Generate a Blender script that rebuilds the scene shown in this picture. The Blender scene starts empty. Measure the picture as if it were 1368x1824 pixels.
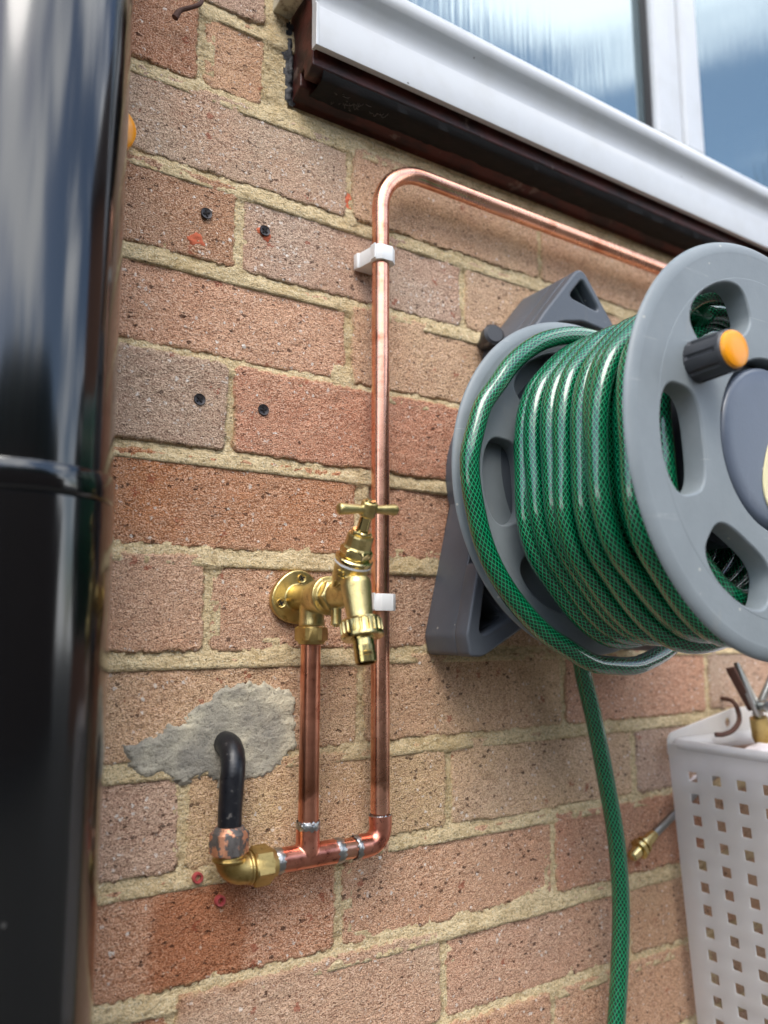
import bpy, bmesh, math, random
import numpy as np
from mathutils import Vector, Matrix, Quaternion
R = math.radians
S = bpy.context.scene
COL = S.collection
random.seed(7)

# ------------------------------------------------------------------ camera
CAM = (-0.34604, -0.55132, -0.43098)
cam = bpy.data.cameras.new('camera')
camo = bpy.data.objects.new('camera', cam); COL.objects.link(camo)
camo.location = CAM
camo.rotation_euler = (R(90) + 0.149814, 0, -0.565664)
cam.sensor_fit = 'VERTICAL'; cam.sensor_height = 9.8; cam.sensor_width = 7.35
cam.lens = 9.8 * 1371.8 / 1824
cam.clip_start = 0.02; cam.clip_end = 500
cam.dof.use_dof = True; cam.dof.focus_distance = 0.60; cam.dof.aperture_fstop = 0.95
S.camera = camo

# ------------------------------------------------------------------ sky, sun, exposure
SUN_EL, SUN_AZ = R(52), R(212)        # azimuth clockwise from +Y : behind the camera, over its left shoulder
w = bpy.data.worlds.new('World'); S.world = w; w.use_nodes = True
nt = w.node_tree; nt.nodes.clear()
def N(t, typ, **kw):
    n = t.nodes.new(typ)
    for k, v in kw.items(): setattr(n, k, v)
    return n
sky = N(nt, 'ShaderNodeTexSky', sky_type='NISHITA', sun_disc=False, sun_elevation=SUN_EL, sun_rotation=SUN_AZ, air_density=1.0, dust_density=1.2)
tc = N(nt, 'ShaderNodeTexCoord')
mp = N(nt, 'ShaderNodeMapping'); mp.inputs['Scale'].default_value = (1, 1, 2.2); mp.inputs['Location'].default_value = (-2.37, 3.49, 2.86)
nz = N(nt, 'ShaderNodeTexNoise'); nz.inputs['Scale'].default_value = 2.8; nz.inputs['Detail'].default_value = 7; nz.inputs['Roughness'].default_value = .55
rp = N(nt, 'ShaderNodeValToRGB'); rp.color_ramp.elements[0].position = .46; rp.color_ramp.elements[1].position = .60
mx = N(nt, 'ShaderNodeMix', data_type='RGBA'); mx.inputs['B'].default_value = (11.5, 11.8, 12.2, 1)
bg = N(nt, 'ShaderNodeBackground'); bg.inputs['Strength'].default_value = 0.12
ow = N(nt, 'ShaderNodeOutputWorld')
for a, b in ((tc.outputs['Generated'], mp.inputs[0]), (mp.outputs[0], nz.inputs['Vector']), (nz.outputs['Fac'], rp.inputs[0]), (rp.outputs[0], mx.inputs['Factor']),
             (sky.outputs[0], mx.inputs['A']), (mx.outputs['Result'], bg.inputs[0]), (bg.outputs[0], ow.inputs[0])): nt.links.new(a, b)
sun = bpy.data.lights.new('sun', 'SUN'); sun.energy = 0.9; sun.angle = R(32); sun.color = (1, .95, .88)
suno = bpy.data.objects.new('sun', sun); COL.objects.link(suno)
sd = Vector((math.sin(SUN_AZ) * math.cos(SUN_EL), math.cos(SUN_AZ) * math.cos(SUN_EL), math.sin(SUN_EL)))
suno.rotation_euler = (-sd).to_track_quat('-Z', 'Y').to_euler(); suno.location = (-2, -3, 4)
S.view_settings.view_transform = 'Standard'; S.view_settings.look = 'None'
S.view_settings.exposure = 1.42; S.view_settings.gamma = 1; S.view_settings.use_curve_mapping = False
S.render.engine = 'CYCLES'
S.cycles.max_bounces = 8; S.cycles.use_denoising = True

# ------------------------------------------------------------------ materials
def lin(r, g, b):
    f = lambda c: c / 12.92 if c <= .04045 else ((c + .055) / 1.055) ** 2.4
    return (f(r / 255), f(g / 255), f(b / 255), 1)
class M:
    """small node-graph helper"""
    def __init__(s, name):
        s.m = bpy.data.materials.new(name); s.m.use_nodes = True; s.t = s.m.node_tree
        s.b = s.t.nodes['Principled BSDF']; s.out = s.t.nodes['Material Output']
        s._c = None
    def n(s, typ, **kw): return N(s.t, typ, **kw)
    def l(s, a, b): s.t.links.new(a, b)
    def co(s):
        if s._c is None: s._c = s.n('ShaderNodeNewGeometry').outputs['Position']
        return s._c
    def noise(s, scale, detail=4, rough=.5, stretch=None, off=(0, 0, 0)):
        n = s.n('ShaderNodeTexNoise'); n.inputs['Scale'].default_value = scale; n.inputs['Detail'].default_value = detail; n.inputs['Roughness'].default_value = rough
        m = s.n('ShaderNodeMapping'); m.inputs['Scale'].default_value = stretch or (1, 1, 1); m.inputs['Location'].default_value = off
        s.l(s.co(), m.inputs[0]); s.l(m.outputs[0], n.inputs['Vector']); return n.outputs['Fac']
    def vor(s, scale, feature='F1', out='Distance', rnd=1):
        n = s.n('ShaderNodeTexVoronoi', feature=feature); n.inputs['Scale'].default_value = scale; n.inputs['Randomness'].default_value = rnd
        s.l(s.co(), n.inputs['Vector']); return n.outputs[out]
    def ramp(s, f, pts):
        r = s.n('ShaderNodeValToRGB'); e = r.color_ramp.elements
        while len(e) < len(pts): e.new(.5)
        for q, (p, c) in zip(e, pts):
            q.position = p; q.color = c if hasattr(c, '__len__') else (c, c, c, 1)
        s.l(f, r.inputs[0]); return r.outputs[0]
    def mix(s, f, a, b, blend='MIX'):
        m = s.n('ShaderNodeMix', data_type='RGBA', blend_type=blend)
        for v, k in ((f, 'Factor'), (a, 'A'), (b, 'B')):
            if hasattr(v, 'links'): s.l(v, m.inputs[k])
            elif k == 'Factor': m.inputs[k].default_value = v
            else: m.inputs[k].default_value = v
        return m.outputs['Result']
    def math(s, op, a, b=None, c=None):
        m = s.n('ShaderNodeMath', operation=op)
        for i, v in enumerate((a, b, c)):
            if v is None: continue
            if hasattr(v, 'links'): s.l(v, m.inputs[i])
            else: m.inputs[i].default_value = v
        return m.outputs[0]
    def bump(s, h, dist, strength=1, prev=None):
        b = s.n('ShaderNodeBump'); b.inputs['Distance'].default_value = dist; b.inputs['Strength'].default_value = strength
        s.l(h, b.inputs['Height'])
        if prev is not None: s.l(prev, b.inputs['Normal'])
        return b.outputs[0]
    def set(s, **kw):
        for k, v in kw.items():
            k = k.replace('_', ' ').title().replace('Ior', 'IOR')
            if k not in s.b.inputs: k = {'Base Color': 'Base Color'}.get(k, k)
            i = s.b.inputs[k]
            if hasattr(v, 'links'): s.l(v, i)
            else: i.default_value = v
        return s

def mat_brick():
    m = M('brick_face')
    oi = m.n('ShaderNodeObjectInfo')
    base = oi.outputs['Color']; amt = oi.outputs['Alpha']
    big = m.noise(14, 4, .6); mid = m.noise(80, 4, .65, (1, 1, 1.6)); fine = m.noise(850, 2, .6, (1, 1, 1.3)); med = m.noise(300, 3, .6, (1, 1, 1.3), (.7, .3, .1))
    rnd = oi.outputs['Random']
    hue2 = m.mix(m.math('GREATER_THAN', rnd, .5), lin(204, 146, 112), lin(190, 164, 142))
    offs = m.n('ShaderNodeCombineXYZ'); m.l(m.math('MULTIPLY', rnd, 37.0), offs.inputs[0])
    bn = m.n('ShaderNodeTexNoise'); bn.inputs['Scale'].default_value = 9; bn.inputs['Detail'].default_value = 3; m.l(m.mix(1.0, m.co(), offs.outputs[0], 'ADD'), bn.inputs['Vector'])
    base = m.mix(m.ramp(bn.outputs['Fac'], [(.42, 0), (.62, .40)]), base, hue2)
    c = m.mix(m.ramp(big, [(.35, 0), (.7, 1)]), base, m.mix(.4, base, lin(212, 172, 140)))
    c = m.mix(m.ramp(mid, [(.45, 0), (.72, .5)]), c, m.mix(.45, base, lin(142, 84, 60)))
    c = m.mix(m.ramp(fine, [(.51, 0), (.64, .95)]), c, m.mix(.62, c, lin(242, 214, 190)))
    c = m.mix(m.ramp(fine, [(.34, 1), (.47, 0)]), c, m.mix(.78, c, lin(80, 44, 32)))
    c = m.mix(m.ramp(med, [(.36, .45), (.48, 0)]), c, m.mix(.6, c, lin(112, 62, 44)))
    # dark pits: sparse cells, stretched along the drag of the wire
    pm_ = m.n('ShaderNodeMapping'); pm_.inputs['Scale'].default_value = (.75, 1, 1.25); m.l(m.co(), pm_.inputs[0])
    wobp = m.n('ShaderNodeTexNoise'); wobp.inputs['Scale'].default_value = 420; m.l(m.co(), wobp.inputs['Vector'])
    pv_ = m.mix(.005, pm_.outputs[0], wobp.outputs['Color'], 'ADD')
    vp = m.n('ShaderNodeTexVoronoi'); vp.inputs['Scale'].default_value = 270; m.l(pv_, vp.inputs['Vector'])
    sp_ = m.n('ShaderNodeSeparateColor'); m.l(vp.outputs['Color'], sp_.inputs[0])
    pit = m.math('MULTIPLY', m.math('GREATER_THAN', sp_.outputs[0], m.math('MULTIPLY_ADD', m.noise(18, 3, .6, off=(9, 2, 4)), -.55, 1.12)), m.math('LESS_THAN', vp.outputs['Distance'], m.math('MULTIPLY_ADD', m.math('POWER', sp_.outputs[1], 2.0), .34, .14)))
    c = m.mix(m.math('MULTIPLY', pit, .88), c, m.mix(.85, c, lin(52, 28, 22)))
    # pale quartz specks, angular
    wob = m.n('ShaderNodeTexNoise'); wob.inputs['Scale'].default_value = 500; m.l(m.co(), wob.inputs['Vector'])
    wv = m.mix(.004, m.co(), wob.outputs['Color'], 'ADD')
    v = m.n('ShaderNodeTexVoronoi'); v.inputs['Scale'].default_value = 360
    m.l(wv, v.inputs['Vector'])
    sep = m.n('ShaderNodeSeparateColor'); m.l(v.outputs['Color'], sep.inputs[0])
    pick = m.math('GREATER_THAN', sep.outputs[0], m.math('SUBTRACT', 1.0, m.math('MULTIPLY', amt, .34)))
    spot = m.math('LESS_THAN', v.outputs['Distance'], m.math('MULTIPLY_ADD', m.math('POWER', sep.outputs[1], 3.0), .42, .13))
    c = m.mix(m.math('MULTIPLY', m.math('MULTIPLY', pick, spot), m.math('MULTIPLY_ADD', sep.outputs[2], .6, .4)), c, lin(236, 224, 212))
    # red burnt-clay patches
    v2 = m.n('ShaderNodeTexVoronoi'); v2.inputs['Scale'].default_value = 90
    wob2 = m.n('ShaderNodeTexNoise'); wob2.inputs['Scale'].default_value = 300; m.l(m.co(), wob2.inputs['Vector'])
    wob = wob2
    mixv = m.mix(.012, m.co(), wob.outputs['Color'], 'ADD'); m.l(mixv, v2.inputs['Vector'])
    s2 = m.n('ShaderNodeSeparateColor'); m.l(v2.outputs['Color'], s2.inputs[0])
    red = m.math('MULTIPLY', m.math('GREATER_THAN', s2.outputs[0], .93), m.math('LESS_THAN', v2.outputs['Distance'], .28))
    c = m.mix(m.math('MULTIPLY', red, .6), c, lin(150, 70, 48))
    dark = m.math('MULTIPLY', m.math('LESS_THAN', s2.outputs[1], .06), m.math('LESS_THAN', v2.outputs['Distance'], .17))
    c = m.mix(m.math('MULTIPLY', dark, .85), c, lin(58, 34, 28))
    # rusty damp stain under the brass elbow
    sx = m.n('ShaderNodeSeparateXYZ'); m.l(m.co(), sx.inputs[0])
    wb_ = m.math('MULTIPLY_ADD', m.noise(35, 4, .6, off=(2, 2, 2)), .05, -.025)
    ax_ = m.math('ABSOLUTE', m.math('ADD', m.math('ADD', sx.outputs[0], .147), m.math('MULTIPLY', wb_, .45)))
    stx = m.ramp(m.math('SUBTRACT', .062, ax_), [(.024, 0), (.032, 1)])
    stz = m.ramp(m.math('ADD', m.math('ABSOLUTE', m.math('ADD', sx.outputs[2], .645)), wb_), [(.028, 1), (.046, 0)])
    st2 = m.math('MULTIPLY', m.math('MULTIPLY', stx, stz), .62)
    c = m.mix(st2, c, m.mix(1, c, lin(196, 148, 106), 'MULTIPLY'))
    # mortar dust left along the brick edges
    tcn = m.n('ShaderNodeAttribute', attribute_name='edge')
    ed = m.math('MULTIPLY', m.ramp(tcn.outputs['Fac'], [(.0, 0), (1., 1)]), m.ramp(m.noise(160, 4, .65), [(.38, 0), (.62, .9)]))
    c = m.mix(ed, c, lin(196, 172, 124))
    h = m.math('ADD', m.math('MULTIPLY', fine, .55), m.math('MULTIPLY', med, .8))
    h = m.math('SUBTRACT', h, m.math('MULTIPLY', pit, .45))
    h = m.math('ADD', h, m.math('MULTIPLY', m.math('MULTIPLY', pick, spot), .35))
    h = m.math('SUBTRACT', h, m.math('MULTIPLY', dark, .8))
    m.set(base_color=c, roughness=.92, normal=m.bump(h, .0028, 1.0)); m.b.inputs['Specular IOR Level'].default_value = .2
    return m.m
def mat_mortar():
    m = M('sandy_mortar')
    a = m.noise(40, 5, .6); f = m.noise(600, 3, .7, (1, 1, 1)); st = m.noise(190, 5, .7, (.7, 1, 1.5))
    c = m.ramp(a, [(.3, lin(212, 185, 140)), (.55, lin(232, 209, 166)), (.75, lin(226, 196, 146))])
    c = m.mix(m.ramp(st, [(.35, .6), (.52, 0)]), c, lin(140, 116, 76))
    c = m.mix(m.ramp(st, [(.55, 0), (.72, .55)]), c, lin(230, 216, 178))
    c = m.mix(m.ramp(f, [(.36, .6), (.48, 0)]), c, lin(110, 88, 58))
    c = m.mix(m.ramp(m.noise(9, 3, .6, off=(3, 0, 1)), [(.55, 0), (.72, .5)]), c, lin(168, 140, 90))
    c = m.mix(m.ramp(m.noise(26, 5, .7, off=(6, 1, 2)), [(.58, 0), (.76, .45)]), c, lin(166, 148, 112))
    c = m.mix(m.ramp(m.noise(210, 4, .7, off=(1, 4, 2)), [(.29, .8), (.35, 0)]), c, lin(84, 68, 48))
    c = m.mix(m.ramp(m.noise(700, 2, .6, off=(3, 4, 2)), [(.56, 0), (.68, .7)]), c, lin(238, 228, 200))
    h = m.math('ADD', m.math('MULTIPLY', f, .7), m.math('MULTIPLY', st, 1.0))
    m.set(base_color=c, roughness=.95, normal=m.bump(h, .0028, 1)); m.b.inputs['Specular IOR Level'].default_value = .15
    return m.m
def mat_cement():
    m = M('grey_cement')
    a = m.noise(28, 5, .6, off=(1.3, 0, .4)); f = m.noise(420, 4, .7)
    sx = m.n('ShaderNodeSeparateXYZ'); m.l(m.co(), sx.inputs[0])
    a = m.math('ADD', a, m.math('MULTIPLY_ADD', sx.outputs[0], 1.6, .20))       # the second, paler batch towards the right
    c = m.ramp(a, [(.34, lin(142, 137, 126)), (.50, lin(172, 165, 148)), (.64, lin(212, 202, 176))])
    c = m.mix(m.ramp(f, [(.33, .6), (.46, 0)]), c, lin(84, 80, 74))
    c = m.mix(m.ramp(m.noise(60, 4, .6), [(.6, 0), (.75, .4)]), c, lin(190, 180, 158))
    m.set(base_color=c, roughness=.93, normal=m.bump(m.math('ADD', f, m.noise(90, 4, .6, (1, 1, 1.6))), .0018, .9)); return m.m
def mat_copper(name='copper', polish=0.24, tone=(238, 178, 150), dark=(204, 134, 104), axis=(0.6, 0.6, 8)):
    m = M(name)
    s = m.noise(30, 5, .6, axis); s2 = m.noise(45, 5, .65, (1, 1, 1), (5, 2, 1)); fs = m.noise(900, 2, .5, (1, 1, .05))
    c = m.ramp(s2, [(.3, lin(*dark)), (.46, lin(*tone)), (.75, lin(*[min(255, v + 10) for v in tone]))])
    c = m.mix(m.ramp(s, [(.45, .0), (.75, .3)]), c, lin(*dark))
    sz_ = m.n('ShaderNodeSeparateXYZ'); m.l(m.co(), sz_.inputs[0])
    ht_ = m.math('ADD', sz_.outputs[2], m.math('MULTIPLY_ADD', m.noise(70, 3, .6), .03, -.015))
    c = m.mix(m.math('MULTIPLY', m.ramp(m.math('ADD', ht_, 1.0), [(.446, 0), (.450, .75), (.46, .55), (.50, 0)]), 1.0), c, lin(104, 62, 36))
    r = m.math('MULTIPLY_ADD', s2, .22, polish - .08)
    m.set(base_color=c, metallic=1.0, roughness=r, normal=m.bump(fs, .0001, .35)); return m.m
def mat_fitting():
    m = M('fluxed_copper')
    a = m.noise(60, 5, .65); b = m.noise(240, 3, .6)
    c = m.ramp(a, [(.3, lin(186, 108, 88)), (.5, lin(228, 150, 126)), (.7, lin(238, 168, 144))])
    c = m.mix(m.ramp(b, [(.3, .7), (.4, 0)]), c, lin(110, 54, 40))
    m.set(base_color=c, metallic=1.0, roughness=m.math('MULTIPLY_ADD', a, .25, .18), normal=m.bump(b, .0003, .3)); return m.m
def mat_brass(name, bumpy=.5, rough=.33, tone=(222, 202, 142)):
    m = M(name)
    a = m.noise(50, 4, .6); f = m.noise(900, 2, .6)
    c = m.ramp(a, [(.3, lin(tone[0] - 34, tone[1] - 38, tone[2] - 40)), (.6, lin(*tone))])
    c = m.mix(m.ramp(m.noise(140, 4, .7), [(.32, .55), (.44, 0)]), c, lin(112, 84, 38))
    m.set(base_color=c, metallic=1.0, roughness=m.math('MULTIPLY_ADD', a, .18, rough - .09), normal=m.bump(f, .00025, bumpy)); return m.m
def mat_plain(name, rgb, rough=.5, spec=.5, metal=0, bump=None, var=.0, coat=0, dirt=None, sss=0):
    m = M(name)
    c = lin(*rgb)
    if var:
        c = m.mix(m.ramp(m.noise(25, 5, .65), [(.35, 0), (.7, var)]), lin(*rgb), lin(*[min(255, v * 1.28 + 8) for v in rgb]))
    if dirt:
        c = m.mix(m.ramp(m.noise(dirt[1], 6, .7), [(dirt[2], 0), (dirt[2] + .12, dirt[3])]), c, lin(*dirt[0]))
    m.set(base_color=c, roughness=rough, metallic=metal)
    m.b.inputs['Specular IOR Level'].default_value = spec; m.b.inputs['Coat Weight'].default_value = coat
    if sss: m.b.inputs['Subsurface Weight'].default_value = sss; m.b.inputs['Subsurface Radius'].default_value = (.004, .004, .004)
    if bump: m.set(normal=m.bump(m.noise(bump[0], 4, .6), bump[1], bump[2]))
    return m.m
def mat_hose():
    m = M('braided_green_hose')
    uv = m.n('ShaderNodeUVMap'); sep = m.n('ShaderNodeSeparateXYZ'); m.l(uv.outputs[0], sep.inputs[0])
    u, v = sep.outputs[0], sep.outputs[1]
    def strand(sign):
        f = m.math('FRACT', m.math('ADD', m.math('MULTIPLY', v, 15), m.math('MULTIPLY', u, sign * 9.0)))
        d = m.math('ABSOLUTE', m.math('SUBTRACT', f, .5))
        return m.ramp(d, [(.40, 0), (.47, 1)])
    s1, s2 = strand(1), strand(-1)
    st = m.math('MAXIMUM', s1, s2)
    dust = m.noise(90, 4, .6)
    c = m.mix(st, m.mix(dust, lin(0, 50, 30), lin(0, 70, 42)), m.mix(dust, lin(4, 140, 88), lin(36, 172, 118)))
    c = m.mix(m.ramp(m.noise(35, 5, .7, off=(2, 1, 0)), [(.6, 0), (.8, .12)]), c, lin(110, 130, 108))
    m.set(base_color=c, roughness=.2, normal=m.bump(st, .0003, .25)); m.b.inputs['Coat Weight'].default_value = 1.0; m.b.inputs['Coat Roughness'].default_value = .07
    return m.m
def mat_dirty_plastic(name, rgb, dust=(150, 148, 138), rough=.48):
    m = M(name)
    a = m.noise(22, 5, .65); f = m.noise(500, 2, .5); sc = m.noise(60, 5, .7, (1, 1, .3), (4, 1, 2))
    c = m.mix(m.ramp(a, [(.35, 0), (.7, .35)]), lin(*rgb), lin(*[min(255, v * 1.15 + 10) for v in rgb]))
    c = m.mix(m.ramp(sc, [(.6, 0), (.78, .4)]), c, lin(*dust))
    for rot_ in (.6, -.9):
        mp_ = m.n('ShaderNodeMapping'); mp_.inputs['Rotation'].default_value = (0, rot_, .2); mp_.inputs['Scale'].default_value = (6, 6, 110); m.l(m.co(), mp_.inputs[0])
        sn_ = m.n('ShaderNodeTexNoise'); sn_.inputs['Scale'].default_value = 1.6; sn_.inputs['Detail'].default_value = 2; m.l(mp_.outputs[0], sn_.inputs['Vector'])
        c = m.mix(m.math('MULTIPLY', m.ramp(sn_.outputs['Fac'], [(.695, 0), (.71, .35), (.73, 0)]), m.ramp(a, [(.5, 0), (.6, 1)])), c, lin(178, 180, 178))
    v = m.n('ShaderNodeTexVoronoi'); v.inputs['Scale'].default_value = 130; m.l(m.co(), v.inputs['Vector'])
    s = m.n('ShaderNodeSeparateColor'); m.l(v.outputs['Color'], s.inputs[0])
    sp = m.math('MULTIPLY', m.math('GREATER_THAN', s.outputs[0], .93), m.math('LESS_THAN', v.outputs['Distance'], .13))
    c = m.mix(m.math('MULTIPLY', sp, .6), c, lin(196, 192, 180))
    m.set(base_color=c, roughness=m.math('MULTIPLY_ADD', a, .25, rough - .12), normal=m.bump(f, .00015, .5)); return m.m
def mat_pipe_black():
    m = M('black_upvc')
    c = m.mix(m.ramp(m.noise(60, 5, .7), [(.62, 0), (.85, .05)]), lin(7, 8, 10), lin(70, 72, 72))
    v = m.n('ShaderNodeTexVoronoi'); v.inputs['Scale'].default_value = 38; m.l(m.co(), v.inputs['Vector'])
    s = m.n('ShaderNodeSeparateColor'); m.l(v.outputs['Color'], s.inputs[0])
    sp = m.math('MULTIPLY', m.math('GREATER_THAN', s.outputs[0], .9), m.math('LESS_THAN', v.outputs['Distance'], .07))
    c = m.mix(m.math('MULTIPLY', sp, .16), c, lin(150, 148, 142))
    h = m.noise(26, 3, .5, (1, 1, .2))
    m.set(base_color=c, roughness=.12, normal=m.bump(h, .0008, .3)); m.b.inputs['Specular IOR Level'].default_value = .7; m.b.inputs['Coat Weight'].default_value = .4; m.b.inputs['Coat Roughness'].default_value = .12
    return m.m
def mat_blackpaint():
    m = M('flaking_black_paint')
    a = m.noise(160, 5, .7); b = m.noise(55, 5, .65)
    c = m.mix(m.ramp(a, [(.61, 0), (.68, .7)]), lin(22, 23, 28), lin(112, 108, 104))
    c = m.mix(m.ramp(b, [(.67, 0), (.685, 1)]), c, lin(186, 122, 92))
    m.set(base_color=c, roughness=m.math('MULTIPLY_ADD', a, .5, .1), normal=m.bump(a, .0006, .6)); return m.m
def mat_nutpaint():
    m = M('scraped_painted_nut')
    b = m.noise(95, 4, .6, off=(0, 0, .37))
    k = m.ramp(b, [(.46, 0), (.5, 1)])
    c = m.mix(k, lin(84, 80, 78), lin(198, 140, 108))
    c = m.mix(m.ramp(m.noise(300, 3, .7), [(.35, .6), (.45, 0)]), c, lin(52, 44, 42))
    m.set(base_color=c, roughness=.5, metallic=m.math('MULTIPLY', k, .5), normal=m.bump(b, .0008, .6)); return m.m
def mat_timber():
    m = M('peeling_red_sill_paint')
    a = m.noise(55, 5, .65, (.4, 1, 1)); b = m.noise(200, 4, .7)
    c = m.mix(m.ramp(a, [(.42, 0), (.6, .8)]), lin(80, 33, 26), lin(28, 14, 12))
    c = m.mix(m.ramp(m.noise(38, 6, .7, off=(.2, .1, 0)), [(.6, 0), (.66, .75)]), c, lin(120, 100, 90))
    # the underside of the board is blackened by a separate crust, partly painted shade
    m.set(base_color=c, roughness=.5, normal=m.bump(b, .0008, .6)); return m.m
def mat_soot_shade():
    m = M('soot_shade_paint')  # near-black for sooty paint and the painted-in shade under the sill
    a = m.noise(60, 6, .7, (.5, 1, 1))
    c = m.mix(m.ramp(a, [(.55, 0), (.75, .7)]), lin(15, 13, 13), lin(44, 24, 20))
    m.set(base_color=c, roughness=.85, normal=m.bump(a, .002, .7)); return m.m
def mat_upvc():
    m = M('white_upvc')
    c = m.mix(m.ramp(m.noise(20, 5, .7), [(.45, 0), (.8, .35)]), lin(198, 200, 202), lin(172, 170, 162))
    v = m.n('ShaderNodeTexVoronoi'); v.inputs['Scale'].default_value = 55; m.l(m.co(), v.inputs['Vector'])
    s = m.n('ShaderNodeSeparateColor'); m.l(v.outputs['Color'], s.inputs[0])
    sp = m.math('MULTIPLY', m.math('GREATER_THAN', s.outputs[0], .9), m.math('LESS_THAN', v.outputs['Distance'], .06))
    c = m.mix(m.math('MULTIPLY', sp, .8), c, lin(70, 66, 60))
    m.set(base_color=c, roughness=.28); return m.m
def mat_glass():
    m = M('reeded_window_glass')
    wv = m.noise(60, 3, .6, (1.6, 1, .04)); wv2 = m.noise(160, 2, .5, (1.4, 1, .08))
    h = m.math('ADD', wv, m.math('MULTIPLY', wv2, .45))
    nb = m.bump(h, .0018, .16)
    fr = m.n('ShaderNodeFresnel'); fr.inputs['IOR'].default_value = 3.0; m.l(nb, fr.inputs['Normal'])
    gl = m.n('ShaderNodeBsdfGlossy'); gl.inputs['Roughness'].default_value = .06; gl.inputs['Color'].default_value = (.86, .97, 1, 1); m.l(nb, gl.inputs['Normal'])
    di = m.n('ShaderNodeBsdfDiffuse'); di.inputs['Color'].default_value = lin(74, 92, 98); m.l(nb, di.inputs['Normal'])
    ms = m.n('ShaderNodeMixShader'); m.l(m.math('MULTIPLY_ADD', fr.outputs[0], .6, .12), ms.inputs[0]); m.l(di.outputs[0], ms.inputs[1]); m.l(gl.outputs[0], ms.inputs[2])
    m.l(ms.outputs[0], m.out.inputs[0]); return m.m
def mat_basket():
    m = M('translucent_white_plastic')
    c = m.mix(m.ramp(m.noise(30, 5, .65), [(.45, 0), (.75, .4)]), lin(244, 241, 234), lin(224, 218, 208))
    m.set(base_color=c, roughness=.38); m.b.inputs['Subsurface Weight'].default_value = .3; m.b.inputs['Subsurface Radius'].default_value = (.01, .01, .01)
    tr = m.n('ShaderNodeBsdfTranslucent'); tr.inputs[0].default_value = lin(232, 232, 236)
    ms = m.n('ShaderNodeMixShader'); ms.inputs[0].default_value = .55
    m.l(m.b.outputs[0], ms.inputs[1]); m.l(tr.outputs[0], ms.inputs[2]); m.l(ms.outputs[0], m.out.inputs[0]); return m.m

MAT = dict(brick=mat_brick(), mortar=mat_mortar(), cement=mat_cement(), copper=mat_copper(), copper_h=mat_copper('copper_run', .26, axis=(8, .6, .6)),
    riser=mat_copper('tarnished_copper', .27, (224, 154, 126), (186, 116, 90)), fitting=mat_fitting(),
    solder=mat_plain('solder', (178, 178, 176), .32, metal=1, bump=(300, .0006, .7)),
    brass=mat_brass('cast_brass', .8, .36), brass_t=mat_brass('turned_brass', .12, .2, (230, 210, 150)), brass_d=mat_brass('dull_brass', .6, .42, (194, 170, 112)),
    hose=mat_hose(), grey=mat_dirty_plastic('grey_plastic', (120, 127, 130)), dark=mat_dirty_plastic('charcoal_plastic', (78, 83, 90), (122, 118, 108), .42),
    grip=mat_dirty_plastic('black_grip', (48, 49, 52), (90, 88, 84), .4), hub=mat_dirty_plastic('slate_blue_plastic', (82, 90, 103), (122, 129, 142), .34),
    orange=mat_plain('orange_plastic', (238, 150, 14), .3, var=.15, sss=.1), cream=mat_plain('cream_sticker', (226, 214, 168), .5),
    pipe=mat_pipe_black(), bpaint=mat_blackpaint(), nut=mat_nutpaint(), timber=mat_timber(), soot_shade=mat_soot_shade(), upvc=mat_upvc(), glass=mat_glass(),
    clip=mat_plain('white_nylon', (226, 226, 224), .4, var=.1, sss=.3), basket=mat_basket(),
    blackscrew=mat_plain('black_phosphate_screw', (62, 58, 58), .36, metal=.6, bump=(500, .0003, .6)), rust=mat_plain('rusty_iron', (72, 46, 36), .8, var=.6, bump=(260, .0009, .8)),
    plug=mat_plain('red_nylon_plug', (158, 66, 66), .5, var=.3), hole=mat_plain('dark_hole', (24, 17, 15), .9),
    steel=mat_plain('worn_steel', (160, 162, 160), .3, metal=1, bump=(200, .0005, .5)), sealant=mat_plain('black_sealant', (34, 33, 36), .6, bump=(150, .002, .8)),
    grime=mat_plain('dirty_pale_trim', (202, 196, 176), .6, var=.2, dirt=((120, 104, 84), 60, .5, .8)), cloth=mat_plain('crumpled_pale_bag', (224, 214, 214), .5, var=.3, bump=(45, .008, .9)),
    leaf=mat_plain('dry_leaf', (176, 130, 66), .7, var=.4), paving=mat_plain('grey_paving', (58, 56, 50), .85, var=.4, bump=(60, .003, .6)), added_hedge=mat_plain('dark_hedge_leaves', (38, 50, 30), .8, var=.5, bump=(40, .05, 1)), wood=mat_plain('weathered_fence_wood', (66, 54, 46), .85, var=.5, bump=(90, .002, .6)),
    extbrick=mat_plain('distant_brick', (112, 78, 60), .9, var=.4), roof=mat_plain('dark_roof_tiles', (64, 54, 50), .85, var=.3),
    spall=mat_plain('freshly_spalled_clay', (186, 96, 66), .95, var=.5, bump=(420, .0012, .9)), chip=mat_plain('pale_mortar_crumb', (214, 206, 184), .9, bump=(400, .001, .8)), web=mat_plain('grey_cobweb', (116, 110, 106), .9, bump=(300, .002, 1)))

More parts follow.
